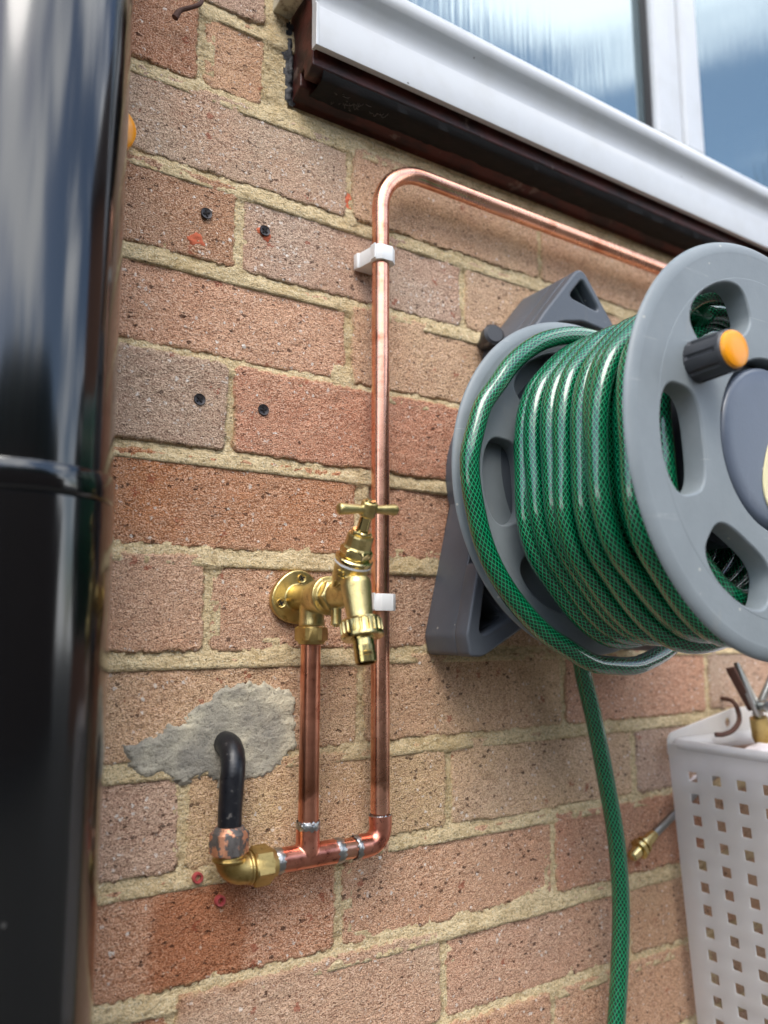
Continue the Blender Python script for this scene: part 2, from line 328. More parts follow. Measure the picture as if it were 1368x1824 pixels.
# ------------------------------------------------------------------ mesh helpers
WORLD = {}     # world location of every empty / part, by object name
def basis(d):
    d = Vector(d).normalized(); a = Vector((0, 0, 1)) if abs(d.z) < .95 else Vector((0, 1, 0))
    x = a.cross(d).normalized(); return x, d.cross(x), d
class MB:
    def __init__(s): s.v = []; s.f = []; s.uv = {}
    def add(s, v, f):
        o = len(s.v); s.v += [tuple(p) for p in v]; s.f += [tuple(i + o for i in q) for q in f]; return o
    def lathe(s, prof, o, d, seg=40, square=None, cap=True, phase=0):
        """prof: list of (t along d, radius)"""
        x, y, z = basis(d); o = Vector(o); vs = []; fs = []
        for t, r in prof:
            for k in range(seg):
                a = 2 * math.pi * k / seg + phase; vs.append(o + z * t + x * (r * math.cos(a)) + y * (r * math.sin(a)))
        for i in range(len(prof) - 1):
            for k in range(seg):
                k2 = (k + 1) % seg; fs.append((i * seg + k, i * seg + k2, (i + 1) * seg + k2, (i + 1) * seg + k))
        if cap:
            fs.append(tuple(reversed(range(seg)))); fs.append(tuple((len(prof) - 1) * seg + k for k in range(seg)))
        s.add(vs, fs); return s
    def hexnut(s, o, d, length, rad, phase=0, ch=.0012):
        """hexagon with turned chamfers: flats are cut by a cone at both ends"""
        x, y, z = basis(d); o = Vector(o); seg = 36; vs = []; fs = []
        ap = rad * math.cos(math.pi / 6)
        prof = [(0, ap * .97), (ch, None), (length - ch, None), (length, ap * .97)]
        for t, r in prof:
            for k in range(seg):
                a = 2 * math.pi * k / seg
                q = (a % (math.pi / 3)) - math.pi / 6; hr = ap / math.cos(q)
                rr = hr if r is None else min(r, hr)
                if r is None: pass
                vs.append(o + z * t + x * (rr * math.cos(a + phase)) + y * (rr * math.sin(a + phase)))
        for i in range(3):
            for k in range(seg):
                k2 = (k + 1) % seg; fs.append((i * seg + k, i * seg + k2, (i + 1) * seg + k2, (i + 1) * seg + k))
        fs.append(tuple(reversed(range(seg)))); fs.append(tuple(3 * seg + k for k in range(seg)))
        s.add(vs, fs); return s
    def tube(s, pts, r, seg=24, uvd=None, closed_ends=True):
        P = [Vector(p) for p in pts]; n = len(P); rr = r if hasattr(r, '__len__') else [r] * n
        T = [(P[min(i + 1, n - 1)] - P[max(i - 1, 0)]).normalized() for i in range(n)]
        x, y, _ = basis(T[0]); vs = []; fs = []; L = [0]
        for i in range(n):
            if i:
                q = T[i - 1].rotation_difference(T[i]); x = q @ x; x = (x - T[i] * x.dot(T[i])).normalized(); y = T[i].cross(x); L.append(L[-1] + (P[i] - P[i - 1]).length)
            for k in range(seg):
                a = 2 * math.pi * k / seg; vs.append(P[i] + x * (rr[i] * math.cos(a)) + y * (rr[i] * math.sin(a)))
        f0 = len(s.f)
        for i in range(n - 1):
            for k in range(seg):
                k2 = (k + 1) % seg; fs.append((i * seg + k, i * seg + k2, (i + 1) * seg + k2, (i + 1) * seg + k))
                if uvd: s.uv[f0 + len(fs) - 1] = [(L[i] / uvd, k / seg), (L[i] / uvd, (k + 1) / seg), (L[i + 1] / uvd, (k + 1) / seg), (L[i + 1] / uvd, k / seg)]
        if closed_ends:
            fs.append(tuple(reversed(range(seg)))); fs.append(tuple((n - 1) * seg + k for k in range(seg)))
        s.add(vs, fs); return s
    def box(s, x0, x1, y0, y1, z0, z1):
        v = [(x, y, z) for z in (z0, z1) for y in (y0, y1) for x in (x0, x1)]
        s.add(v, [(0, 2, 3, 1), (4, 5, 7, 6), (0, 1, 5, 4), (2, 6, 7, 3), (0, 4, 6, 2), (1, 3, 7, 5)]); return s
    def sweep(s, prof, x0, x1):
        """closed profile in (y,z), swept along x"""
        n = len(prof); vs = [(x0, y, z) for y, z in prof] + [(x1, y, z) for y, z in prof]
        fs = [(k, (k + 1) % n, n + (k + 1) % n, n + k) for k in range(n)] + [tuple(range(n)), tuple(reversed(range(n, 2 * n)))]
        s.add(vs, fs); return s
    def prism(s, poly, z0, z1):
        """polygon in (x,y) extruded along z"""
        n = len(poly); vs = [(x, y, z0) for x, y in poly] + [(x, y, z1) for x, y in poly]
        fs = [(k, (k + 1) % n, n + (k + 1) % n, n + k) for k in range(n)] + [tuple(reversed(range(n))), tuple(range(n, 2 * n))]
        s.add(vs, fs); return s
    def mesh(s, name):
        me = bpy.data.meshes.new(name); me.from_pydata(s.v, [], s.f)
        if s.uv:
            ul = me.uv_layers.new(name='UVMap')
            for p in me.polygons:
                if p.index in s.uv:
                    for li, c in zip(p.loop_indices, s.uv[p.index]): ul.data[li].uv = c
        return me
def finish(name, me, mat, parent=None, smooth=35, bevel=0, loc=None):
    """link a mesh given in world coordinates; its origin goes to the middle of it"""
    bm = bmesh.new(); bm.from_mesh(me)
    if not me.uv_layers: bmesh.ops.recalc_face_normals(bm, faces=bm.faces)
    if bevel:
        ed = [e for e in bm.edges if len(e.link_faces) == 2 and e.calc_face_angle(0) > R(25)]
        bmesh.ops.bevel(bm, geom=ed, offset=bevel, segments=2, affect='EDGES', profile=.5, clamp_overlap=True)
    bm.to_mesh(me); bm.free()
    co = np.empty(len(me.vertices) * 3, 'f'); me.vertices.foreach_get('co', co); co = co.reshape(-1, 3)
    c = Vector(((co.max(0) + co.min(0)) / 2).tolist()) if loc is None else Vector(loc)
    co -= np.array(c, 'f'); me.vertices.foreach_set('co', co.ravel()); me.update()
    if smooth:
        me.shade_smooth(); me.set_sharp_from_angle(angle=R(smooth))
    me.materials.clear(); me.materials.append(mat)
    o = bpy.data.objects.new(name, me); COL.objects.link(o)
    WORLD[o.name] = c
    if parent is not None:
        o.parent = parent; o.location = c - WORLD[parent.name]
    else: o.location = c
    return o
def obj(name, mb, mat, parent=None, smooth=35, bevel=0): return finish(name, mb.mesh(name), mat, parent, smooth, bevel)
def tag(o, label, cat, group=None):
    o['label'] = label; o['category'] = cat
    if group: o['group'] = group
    return o
def thing(name, label, cat, loc, group=None):
    o = bpy.data.objects.new(name, None); COL.objects.link(o); o.location = loc; o.empty_display_size = .02; WORLD[o.name] = Vector(loc); return tag(o, label, cat, group)
def evaluated(me, mods):
    """apply modifiers to a loose mesh and hand back the result"""
    o = bpy.data.objects.new('work', me); COL.objects.link(o)
    for typ, kw in mods:
        m = o.modifiers.new(typ, typ)
        for k, v in kw.items(): setattr(m, k, v)
    dg = bpy.context.evaluated_depsgraph_get(); r = bpy.data.meshes.new_from_object(o.evaluated_get(dg))
    bpy.data.objects.remove(o); return r
def cast(mb, voxel=.0006, it=5):
    """melt overlapping solids into one casting with filleted joins"""
    me = mb.mesh('casting'); bm = bmesh.new(); bm.from_mesh(me); bmesh.ops.recalc_face_normals(bm, faces=bm.faces); bm.to_mesh(me); bm.free()
    return evaluated(me, [('REMESH', dict(mode='VOXEL', voxel_size=voxel)), ('SMOOTH', dict(iterations=it, factor=.5))])
def plate(outer, holes, y_front, y_back, bevel=.0015, res=2):
    """flat plate parallel to the wall with holes through it: outlines are (x,z)"""
    cu = bpy.data.curves.new('outline', 'CURVE'); cu.dimensions = '2D'; cu.fill_mode = 'BOTH'
    for pts in [outer] + holes:
        sp = cu.splines.new('POLY'); sp.points.add(len(pts) - 1); sp.use_cyclic_u = True
        for q, (x, z) in zip(sp.points, pts): q.co = (x, z, 0, 1)
    cu.extrude = abs(y_back - y_front) / 2 - bevel; cu.bevel_depth = bevel; cu.bevel_resolution = res; cu.offset = -bevel
    o = bpy.data.objects.new('work', cu); COL.objects.link(o)
    dg = bpy.context.evaluated_depsgraph_get(); me = bpy.data.meshes.new_from_object(o.evaluated_get(dg)); bpy.data.objects.remove(o)
    ym = (y_front + y_back) / 2
    for v in me.vertices: v.co = Vector((v.co.x, ym - v.co.z, v.co.y))
    return me
def circle(cx, cz, r, n=96): return [(cx + r * math.cos(2 * math.pi * k / n), cz + r * math.sin(2 * math.pi * k / n)) for k in range(n)]
def rounded(pts, r, n=6):
    """round the corners of a polygon"""
    out = []; m = len(pts)
    for i in range(m):
        p0, p, p2 = Vector(pts[i - 1]), Vector(pts[i]), Vector(pts[(i + 1) % m])
        rr = r[i] if hasattr(r, '__len__') else r
        a = (p0 - p).normalized(); b = (p2 - p).normalized(); ang = a.angle(b); d = min(rr / math.tan(ang / 2), (p0 - p).length * .48, (p2 - p).length * .48)
        s, e = p + a * d, p + b * d
        for k in range(n + 1):
            t = k / n; out.append(tuple(s * (1 - t) ** 2 + p * 2 * t * (1 - t) + e * t * t))
    return out
def join_mesh(meshes):
    bm = bmesh.new()
    for me in meshes: bm.from_mesh(me)
    r = bpy.data.meshes.new('joined'); bm.to_mesh(r); bm.free(); return r
def spline(pts, n=10):
    """Catmull-Rom through the points"""
    P = [Vector(p) for p in pts]; P = [P[0] * 2 - P[1]] + P + [P[-1] * 2 - P[-2]]; out = []
    for i in range(1, len(P) - 2):
        for k in range(n):
            t = k / n; a, b, c, d = P[i - 1:i + 3]
            out.append(.5 * ((2 * b) + (c - a) * t + (2 * a - 5 * b + 4 * c - d) * t * t + (3 * b - a - 3 * c + d) * t ** 3))
    return out + [P[-2]]
# lattice value noise for real relief
def _h(ix, iy, s):
    n = (ix.astype(np.int64) * 374761393 + iy.astype(np.int64) * 668265263 + s * 1442695041) & 0xffffffff
    n = ((n ^ (n >> 13)) * 1274126177) & 0xffffffff
    return ((n ^ (n >> 16)) & 0xffff) / 65535.0
def vnoise(x, y, s=0):
    ix, iy = np.floor(x), np.floor(y); fx, fy = x - ix, y - iy; fx = fx * fx * (3 - 2 * fx); fy = fy * fy * (3 - 2 * fy)
    a, b, c, d = _h(ix, iy, s), _h(ix + 1, iy, s), _h(ix, iy + 1, s), _h(ix + 1, iy + 1, s)
    return (a * (1 - fx) + b * fx) * (1 - fy) + (c * (1 - fx) + d * fx) * fy - .5
def fbm(x, y, f, s=0, o=3):
    r = 0; a = 1
    for k in range(o): r = r + a * vnoise(x * f, y * f, s + k * 17); f *= 2.1; a *= .5
    return r
def grid_mesh(name, X, Y, Z):
    """X,Y,Z: (rows, cols) arrays"""
    r, c = X.shape; me = bpy.data.meshes.new(name)
    idx = np.arange(r * c).reshape(r, c)
    q = np.stack([idx[:-1, :-1], idx[:-1, 1:], idx[1:, 1:], idx[1:, :-1]], -1).reshape(-1, 4)
    me.vertices.add(r * c); me.vertices.foreach_set('co', np.stack([X, Y, Z], -1).astype('f').ravel())
    me.loops.add(q.size); me.loops.foreach_set('vertex_index', q.astype('i').ravel())
    me.polygons.add(len(q)); me.polygons.foreach_set('loop_start', np.arange(0, q.size, 4, dtype='i')); me.update(); me.validate(); return me

# ------------------------------------------------------------------ setting: ground
g = MB(); g.box(-40, 40, -60, 0.3, -1.45, -1.16); go = obj('ground', g, MAT['paving'], smooth=0); go['kind'] = 'structure'
hd = np.meshgrid(np.linspace(-9, 5.5, 180), np.linspace(-1.16, 2.35, 60)); HX, HZ = hd
HY = -6.2 + .55 * fbm(HX, HZ, .8, 71) + .35 * fbm(HX, HZ, 3.5, 72) + .9 * np.clip((HZ - 1.6) / .75, 0, 1) ** 2 * -1
HZ = HZ - .25 + .35 * fbm(HX, HX * 0, .45, 73, 2) * np.clip((HZ + .5) / 2, 0, 1)
added_hedge = finish('added_hedge', grid_mesh('added_hedge', HX, HY, HZ), MAT['added_hedge'], None, smooth=180); tag(added_hedge, 'tall dark evergreen hedging added out of view to darken the reflections', 'added_hedge')  # out-of-view evergreens added to darken the pipe and glass reflections
fe = thing('added_fence', 'weathered close-boarded timber fence added unseen behind the viewer for reflections', 'fence', (0, -4.2, -1.16))  # unseen boards added for the pipe and glass to reflect
for k in range(-30, 30):
    b = MB(); b.box(k * .15, k * .15 + .143, -4.22, -4.2 - .006 * (k % 2), -1.15, .55); obj('board', b, MAT['wood'], fe, 0)

ext = thing('added_extension', 'unseen brick extension added further along the wall as a dark reflection', 'house', (6.2, -1.0, -1.16))  # unseen block added to give a dark reflection along the wall
b = MB(); b.box(5.2, 8.2, -2.0, .3, -1.16, 2.9); obj('extension_wall', b, MAT['extbrick'], ext, 0)
b = MB(); b.sweep([(.35, 2.9), (-2.25, 2.9), (-2.25, 3.0), (.35, 4.1)], 5.0, 8.4); obj('roof', b, MAT['roof'], ext, 0)
# ------------------------------------------------------------------ brick wall
wall = thing('brick_wall', 'house wall of gritty pinkish brown bricks in buff sandy mortar', 'wall', (0.2, 0, -1.16))
PITCH = .075
# brick tones as in the picture: name -> (colour, amount of pale specks)
TONE = dict(pink=((198, 166, 146), 1.0), grey=((190, 166, 150), 1.7), brown=((168, 114, 84), .9), red=((198, 136, 106), .9), tan=((206, 170, 136), .6), rust=((184, 122, 82), .6),
            buff=((212, 180, 142), .6), rose=((204, 154, 126), .9), mauve=((184, 156, 140), 1.7), clay=((192, 130, 98), .5))
# row index k : bricks lie between z=-PITCH*k and -PITCH*(k+1); list of joint centres (x) and the tones between them
ROWS = {
 -2: ([-.55, -.33, -.105], ['brown', 'pink', ]),
 -1: ([-.40, -.171, -.105], ['brown', 'rose']),
  0: ([-.48, -.262, -.032, .197, .425, .65, .88], ['red', 'grey', 'tan', 'tan', 'rose', 'tan', 'red']),
  1: ([-.36, -.134, .094, .322, .55, .78, 1.0], ['brown', 'mauve', 'tan', 'tan', 'rose', 'red', 'tan']),
  2: ([-.49, -.262, -.032, .196, .425, .65, .88], ['red', 'rose', 'tan', 'pink', 'red', 'tan', 'rose']),
  3: ([-.365, -.137, .091, .32, .55, .78, 1.0], ['mauve', 'red', 'rose', 'tan', 'red', 'tan', 'tan']),
  4: ([-.477, -.25, -.0205, .205, .433, .66, .89], ['red', 'rust', 'red', 'tan', 'tan', 'rose', 'red']),
  5: ([-.378, -.150, .08, .31, .54, .77, 1.0], ['rose', 'rose', 'tan', 'tan', 'red', 'tan', 'rose']),
  6: ([-.475, -.246, -.018, .210, .433, .66, .89], ['red', 'tan', 'buff', 'rose', 'mauve', 'tan', 'red']),
  7: ([-.39, -.162, .070, .306, .53, .76, .99], ['pink', 'buff', 'tan', 'pink', 'red', 'tan', 'rose']),
  8: ([-.495, -.267, -.037, .191, .415, .64, .87], ['red', 'clay', 'rose', 'red', 'tan', 'red', 'tan']),
  9: ([-.393, -.165, .062, .288, .52, .75, .98], ['rust', 'pink', 'rose', 'tan', 'red', 'tan', 'red']),
 10: ([-.50, -.272, -.045, .183, .41, .64, .87], ['red', 'clay', 'rose', 'rose', 'tan', 'rose', 'tan']),
 11: ([-.39, -.16, .07, .298, .53, .76, .99], ['tan', 'rose', 'red', 'tan', 'red', 'tan', 'rose'])}
JZ, JX = .0021, .0027
JV = {}
def brick(x0, x1, k, tone, res):
    z1 = -PITCH * k - JZ; z0 = -PITCH * (k + 1) + JZ
    x0 += JX; x1 -= JX
    if res == 0:
        b = MB(); b.box(x0, x1, 0, .02, z0, z1); o = obj('brick', b, MAT['brick'], wall, 0, bevel=.003)
    else:
        ex = .004
        nx = max(8, int((x1 - x0 + 2 * ex) / res)); nz_ = max(8, int((z1 - z0 + 2 * ex) / res))
        X, Z = np.meshgrid(np.linspace(x0 - ex, x1 + ex, nx), np.linspace(z0 - ex, z1 + ex, nz_))
        sx, sz = X + k * 3.7, Z
        jit = .0006 + .0018 * fbm(sx, sz, 45, 1) + .0020 * fbm(sx, sz, 300, 2)
        # distance inside the arris, with broken corners
        dx = np.minimum(X - x0, x1 - X); dz = np.minimum(Z - z0, z1 - Z)
        d = np.where((dx < .006) & (dz < .006), .006 - np.hypot(np.maximum(.006 - dx, 0), np.maximum(.006 - dz, 0)), np.minimum(dx, dz)) + jit
        t = np.clip((d + .0015) / .0026, 0, 1); t = t * t * (3 - 2 * t)
        tilt = random.uniform(-.0008, .0008) * (Z - z0) / .065 + random.uniform(-.0012, .0012)
        rel = .0012 * fbm(sx, sz, 25, 3) + .0008 * fbm(sx, sz, 120, 4, 2)
        rel = rel + .002 * np.minimum(0, fbm(sx, sz, 140, 9, 2) + .42) * 4
        Y = (rel * -1 + tilt) * t + .013 * (1 - t)
        me = grid_mesh('brick', X, Y, Z)
        at = me.attributes.new('edge', 'FLOAT', 'POINT'); at.data.foreach_set('value', np.clip(1 - d / .0028, 0, 1).astype('f').ravel())
        me.flip_normals() if me.polygons[0].normal.y > 0 else None
        o = finish('brick', me, MAT['brick'], wall, smooth=180)
    rgb, sp = TONE[tone]; j = random.uniform(-7, 7); c = lin(*[v + j + random.uniform(-3, 3) for v in rgb]); o.color = (c[0] * 1.11, c[1] * 1.14, c[2] * 1.07, min(1, sp * .6))
    return o
for k, (js, tones) in ROWS.items():
    for i in range(len(js) - 1):
        vis = js[i + 1] > -.28 and js[i] < .6
        x1 = js[i + 1] - (.0085 if js[i + 1] == -.105 else 0)
        brick(js[i], x1, k, tones[i % len(tones)], .0019 if vis and js[i] < .25 else (.0032 if vis else 0))
for k in (12, 13, 14):
    for i in range(6): brick(-.5 + .228 * i + .114 * (k % 2), -.5 + .228 * (i + 1) + .114 * (k % 2), k, random.choice(list(TONE)), 0)
for k in (-3, -4, -5, -6):
    for i in range(2): brick(-.55 + .222 * i, -.55 + .222 * (i + 1), k, random.choice(list(TONE)), 0)
# mortar bed behind and between the bricks: weather-struck joints, deeper under each upper brick
def mortar_sheet(xa, xb, za, zb, res):
    X, Z = np.meshgrid(np.arange(xa, xb + res, res), np.arange(za, zb + res, res))
    t = ((-Z + PITCH / 2) / PITCH) % 1.0                 # .5 at the middle of a bed joint
    q = np.clip(((.5 - t) * PITCH) / .014, -.5, .5)      # -.5 bottom of joint .. +.5 top
    wav = fbm(X * .6, Z * 1.6, 80, 21)
    Y = .0007 + .0028 * q + .0016 * fbm(X, Z, 45, 11) + .0012 * fbm(X, Z, 220, 12) + .0012 * wav
    inj = np.abs(t - .5) * PITCH < .012
    K = np.floor(-Z / PITCH).astype(int); near = np.zeros(X.shape, bool)
    for k, (js, _t) in ROWS.items():
        for jx in js: near |= (K == k) & (np.abs(X - jx) < .0125)
    perp = .0016 + .0016 * fbm(X, Z, 60, 13) + .0010 * fbm(X, Z, 260, 14)
    Y = np.where(inj, Y, np.where(near, perp, .0075))
    return X, Y, Z
X, Y, Z = mortar_sheet(-.30, .62, -.92, .020, .0022)
ms = [grid_mesh('m', X, Y, Z)]
X, Y, Z = mortar_sheet(-.30, -.088, .0195, .45, .0022); ms.append(grid_mesh('m', X, Y + .0001, Z))
for me in ms:
    if me.polygons[0].normal.y > 0: me.flip_normals()
mo = finish('mortar', join_mesh(ms), MAT['mortar'], wall, smooth=180)
b = MB(); b.box(-.62, 1.25, .0155, .25, -1.16, .018); b.box(-.62, -.09, .0155, .25, .018, .50); obj('backing', b, MAT['mortar'], wall, 0)

def blob(name, outline, y, thick, mat, parent, res=.002, seed=31, rough=.0016, ragged=.004, hole=None):
    """a smear or patch on the wall: irregular outline (x,z), real thickness"""
    P = np.array(outline); x0, z0 = P.min(0) - .006; x1, z1 = P.max(0) + .006
    X, Z = np.meshgrid(np.arange(x0, x1, res), np.arange(z0, z1, res))
    n = len(P); ins = np.zeros(X.shape, bool); dist = np.full(X.shape, 9.)
    for i in range(n):
        (ax, az), (bx, bz) = P[i], P[(i + 1) % n]
        cond = (az > Z) != (bz > Z)
        with np.errstate(divide='ignore', invalid='ignore'): ins ^= cond & (X < (bx - ax) * (Z - az) / (bz - az) + ax)
        ex, ez = bx - ax, bz - az; u = np.clip(((X - ax) * ex + (Z - az) * ez) / (ex * ex + ez * ez), 0, 1); dist = np.minimum(dist, np.hypot(X - ax - u * ex, Z - az - u * ez))
    d = np.where(ins, dist, -dist) + ragged * fbm(X, Z, 90, seed) + ragged * .6 * fbm(X, Z, 330, seed + 5)
    t = np.clip(d / .0045, 0, 1); t = t * t * (3 - 2 * t)
    Y = y - thick * (t - .999 * (1 - t)) - t * (rough * fbm(X, Z * 1.8, 40, seed + 7) + rough * .8 * fbm(X * .7, Z * 1.5, 130, seed + 8))
    keep = (d > -.003)
    idx = -np.ones(X.shape, int); idx[keep] = np.arange(keep.sum())
    k4 = keep[:-1, :-1] & keep[1:, :-1] & keep[:-1, 1:] & keep[1:, 1:]
    q = np.stack([idx[:-1, :-1], idx[:-1, 1:], idx[1:, 1:], idx[1:, :-1]], -1)[k4]
    me = bpy.data.meshes.new(name); me.from_pydata(np.stack([X[keep], Y[keep], Z[keep]], -1).tolist(), [], q.tolist())
    if me.polygons[0].normal.y > 0: me.flip_normals()
    return finish(name, me, mat, parent, smooth=180)
MM = .001
blob('cement_patch', [(x * MM, z * MM) for x, z in [(-207, -509), (-196, -508), (-183, -505), (-176, -498), (-165, -494), (-156, -488), (-148, -483), (-141, -476), (-133, -472), (-104, -470), (-80, -476), (-74, -486), (-74, -522), (-82, -525), (-85, -535), (-98, -542), (-120, -544), (-138, -545), (-146, -538), (-162, -543), (-174, -537), (-186, -533), (-197, -530), (-204, -518)]],
     .0002, .0018, MAT['cement'], wall, res=.0013, ragged=.006, rough=.0010)
for pts in ([(-48, -208), (-24, -205), (-22, -222), (-12, -226), (-14, -236), (-30, -238), (-46, -232), (-50, -220)],
            [(-38, -62), (-24, -60), (-20, -82), (-34, -86), (-41, -76)], [(-104, 12), (-84, 14), (-82, -8), (-112, -10)],
            [(-18, -306), (-8, -304), (-8, -330), (-20, -330)], [(-150, -295), (-118, -297), (-116, -304), (-150, -303)],
            [(-6, -540), (2, -536), (-10, -520), (-30, -524), (-30, -534)]):
    blob('mortar_smear', [(x * MM, z * MM) for x, z in pts], .0022, .0026, MAT['mortar'], wall, seed=random.randint(1, 99))

for (cx, cz, rr, sd_) in ((-.1115, -.1095, .0085, 5), (-.1625, -.2625, .0085, 9), (-.1095, -.2585, .007, 14), (-.168, -.131, .010, 23), (-.082, -.3885, .005, 27), (-.035, -.0565, .007, 30)):
    blob('spall', [(cx + rr * (1 + .3 * math.sin(3 * a + sd_)) * math.cos(a), cz + .8 * rr * math.sin(a)) for a in [R(v) for v in range(0, 360, 24)]], .0006, .0007, MAT['spall'], wall, res=.001, seed=sd_, ragged=.004)

# ------------------------------------------------------------------ window, sill
X0, X1 = -.090, 1.25
sill = thing('window_sill', 'old red painted timber sill clad with a white plastic cover, sooty underneath with painted-in shade', 'window sill', (.4, 0, .02))
prof = [(.10, .0185), (.10, .136), (.06, .136), (.0, .124), (-.036, .118), (-.036, .030), (-.030, .026), (-.020, .0255), (-.0195, .036), (-.0135, .036), (-.013, .0245), (-.0005, .0185)]
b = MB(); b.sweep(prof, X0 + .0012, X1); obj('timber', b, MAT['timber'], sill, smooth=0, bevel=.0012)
# black sooty crust, widened to paint the deep shade under the board
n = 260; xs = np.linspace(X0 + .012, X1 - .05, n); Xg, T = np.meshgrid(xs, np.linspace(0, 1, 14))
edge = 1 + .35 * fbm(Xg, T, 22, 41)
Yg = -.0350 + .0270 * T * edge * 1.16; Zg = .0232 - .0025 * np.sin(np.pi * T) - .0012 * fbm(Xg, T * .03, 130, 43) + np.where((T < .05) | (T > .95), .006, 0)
me = grid_mesh('soot_shade', Xg, Yg, Zg); obj_soot_shade = finish('soot_shade_crust', me, MAT['soot_shade'], sill, smooth=60)
# white plastic cover: flat fascia, then a swelling nose that runs back to the window
pr = [(.06, .178), (.06, .182)]
fas = [(-.0465, .0395), (-.0465, .0752), (-.0440, .0768)]
nose = [(-.0440, .0788), (-.0446, .0850), (-.0470, .0905), (-.0505, .0955)] + [(-.0440 - .0130 * math.cos(R(x)), .1065 + .0130 * math.sin(R(x))) for x in range(-38, 88, 7)] + [(-.03, .1225), (.0, .130), (.06, .142)]
inner = [(.06, .138), (.0, .126), (-.036, .1195), (-.040, .080), (-.0405, .0395)]
b = MB(); b.sweep(fas + nose + inner, X0 + .0012, X1); obj('plastic_cover', b, MAT['upvc'], sill, smooth=30, bevel=.0006)
b = MB(); b.sweep([(-.0475, .0385), (-.0475, .077), (-.045, .079), (-.0475, .089), (-.0575, .100), (-.0580, .112), (-.048, .1215), (.0, .131), (.0, .126), (-.034, .12), (-.039, .08), (-.0395, .0385)], X0 - .0015, X0 + .0010); obj('end_cap', b, MAT['upvc'], sill, smooth=0, bevel=.0005)
# dirty stub of trim beyond the end of the sill, and the black sealant beside it
b = MB(); b.box(X0 - .019, X0 - .0018, -.030, .012, .096, .112); obj('trim_stub', b, MAT['grime'], sill, 0, bevel=.001)
blob('sealant', [(x * MM, z * MM) for x, z in [(-94, 92), (-89, 92), (-89, 16), (-93, 18), (-95, 40), (-94, 54), (-98, 62), (-97, 74), (-93, 82)]], -.001, .0026, MAT['sealant'], sill, seed=3, ragged=.003)
# spider web under the sill corner
wb = MB()
for k in range(26):
    x = -.066 + .05 * random.random(); y = -.026 + .012 * random.random(); z = .0235
    wb.tube(spline([(x, y, z), (x + random.uniform(-.006, .008), y + random.uniform(-.004, .004), z - .002 - .004 * random.random()), (x + random.uniform(.002, .012), y + random.uniform(-.006, .006), z)], 4), .00018, 4)
obj('cobweb', wb, MAT['web'], sill, smooth=0)

win = thing('window', 'white plastic framed window with reeded glass reflecting blue sky and cloud', 'window', (.4, .06, .17))
fr = MB(); fr.box(X0 + .005, X1, .045, .11, .142, .182); fr.box(X0 + .005, X0 + .055, .047, .108, .182, 1.25); fr.box(X0 + .005, X1, .045, .11, 1.25, 1.30)
obj('frame', fr, MAT['upvc'], win, 0, bevel=.004)
def sash(xa, xb, gl):
    m = MB()
    for bx in ((xa, xb, .1825, .214), (xa, xb, 1.208, 1.2485), ): m.box(bx[0], bx[1], .038, .09, bx[2], bx[3])
    m.box(xa, xa + .042, .0385, .09, .214, 1.208); m.box(xb - .042, xb, .0385, .09, .214, 1.208)
    s_ = obj('sash', m, MAT['upvc'], win, 0, bevel=.005)
    p = MB(); p.box(xa + .0425, xb - .0425, .056, .074, .2145, 1.2075); obj('pane', p, MAT['glass'], s_, 0)
    q = MB()
    q.box(xa + .0422, xa + .046, .0465, .0555, .2142, 1.2078); q.box(xb - .046, xb - .0422, .0465, .0555, .2142, 1.2078); obj('gasket', q, MAT['blackscrew'], s_, 0)
sash(X0 + .057, .499, 0); sash(.516, 1.20, 1)
b = MB(); b.box(.5, .515, .043, .1, .1825, 1.2485); obj('mullion', b, MAT['upvc'], win, 0, bevel=.002)

# ------------------------------------------------------------------ black soil pipe
PX, PY = -.2940, -.0715
soil = thing('soil_pipe', 'glossy black plastic downpipe with a socket joint, standing left of the tap', 'drainpipe', (PX, PY, -1.16))
TILT = Vector((-.0095, 0, 1)).normalized()
base = Vector((PX, PY, -.3600))
b = MB(); b.lathe([(.008, .0548), (1.6, .0548)], base, TILT, 96); obj('pipe', b, MAT['pipe'], soil)
b = MB(); b.lathe([(-.0012, .0552), (.0, .0563), (.0014, .0568), (.0135, .0566), (.0148, .0562), (.0154, .0550)], base, TILT, 96, cap=False); obj('socket_ring', b, MAT['pipe'], soil)
b = MB(); b.lathe([(-.82, .0566), (-.0022, .0566), (-.0014, .0558)], base, TILT, 96); obj('socket_pipe', b, MAT['pipe'], soil)
b = MB(); b.lathe([(0, .016), (.004, .0185), (.010, .0185), (.0135, .015), (.015, .008), (.0153, .0005)], (-.2395, -.002, -.0685), (0, -1, 0), 40); cap_o = obj('orange_cap', b, MAT['orange'])
tag(cap_o, 'round orange plastic cap on the wall, peeping out behind the black downpipe', 'cap')

# ------------------------------------------------------------------ screws, plugs, nail
def screw(x, z, y, mat, label, rot=0, r=.0047, parent=None, group=None, dir=(0, -1, 0)):
    d = Vector(dir); m = MB(); m.lathe([(-.006, .002), (-.001, r * .8), (.0006, r), (.0011, r * .92), (.0006, r * .62)], (x, y, z), d, 24)
    # cross recess: dark blades sunk in the head
    t = thing('screw', label, 'screw', (x, y, z), group) if parent is None else None
    h = obj('head' if t else 'screw', m, mat, t or parent)
    c = MB(); ax, ay, az = basis(d); o = Vector((x, y, z))
    for a in (rot, rot + math.pi / 2):
        u = ax * math.cos(a) + ay * math.sin(a); v = -ax * math.sin(a) + ay * math.cos(a); L, W = r * .56, r * .13
        vs = [o + u * sx * L + v * sy * W + az * t_ for t_ in (.0002, .00125 + .0001 * (a == rot)) for sx, sy in ((-1, -1), (1, -1), (1, 1), (-1, 1))]
        c.add(vs, [(0, 1, 2, 3), (7, 6, 5, 4), (0, 4, 5, 1), (1, 5, 6, 2), (2, 6, 7, 3), (3, 7, 4, 0)])
    obj('cross_recess', c, MAT['hole'], t or h, 0)
    return t
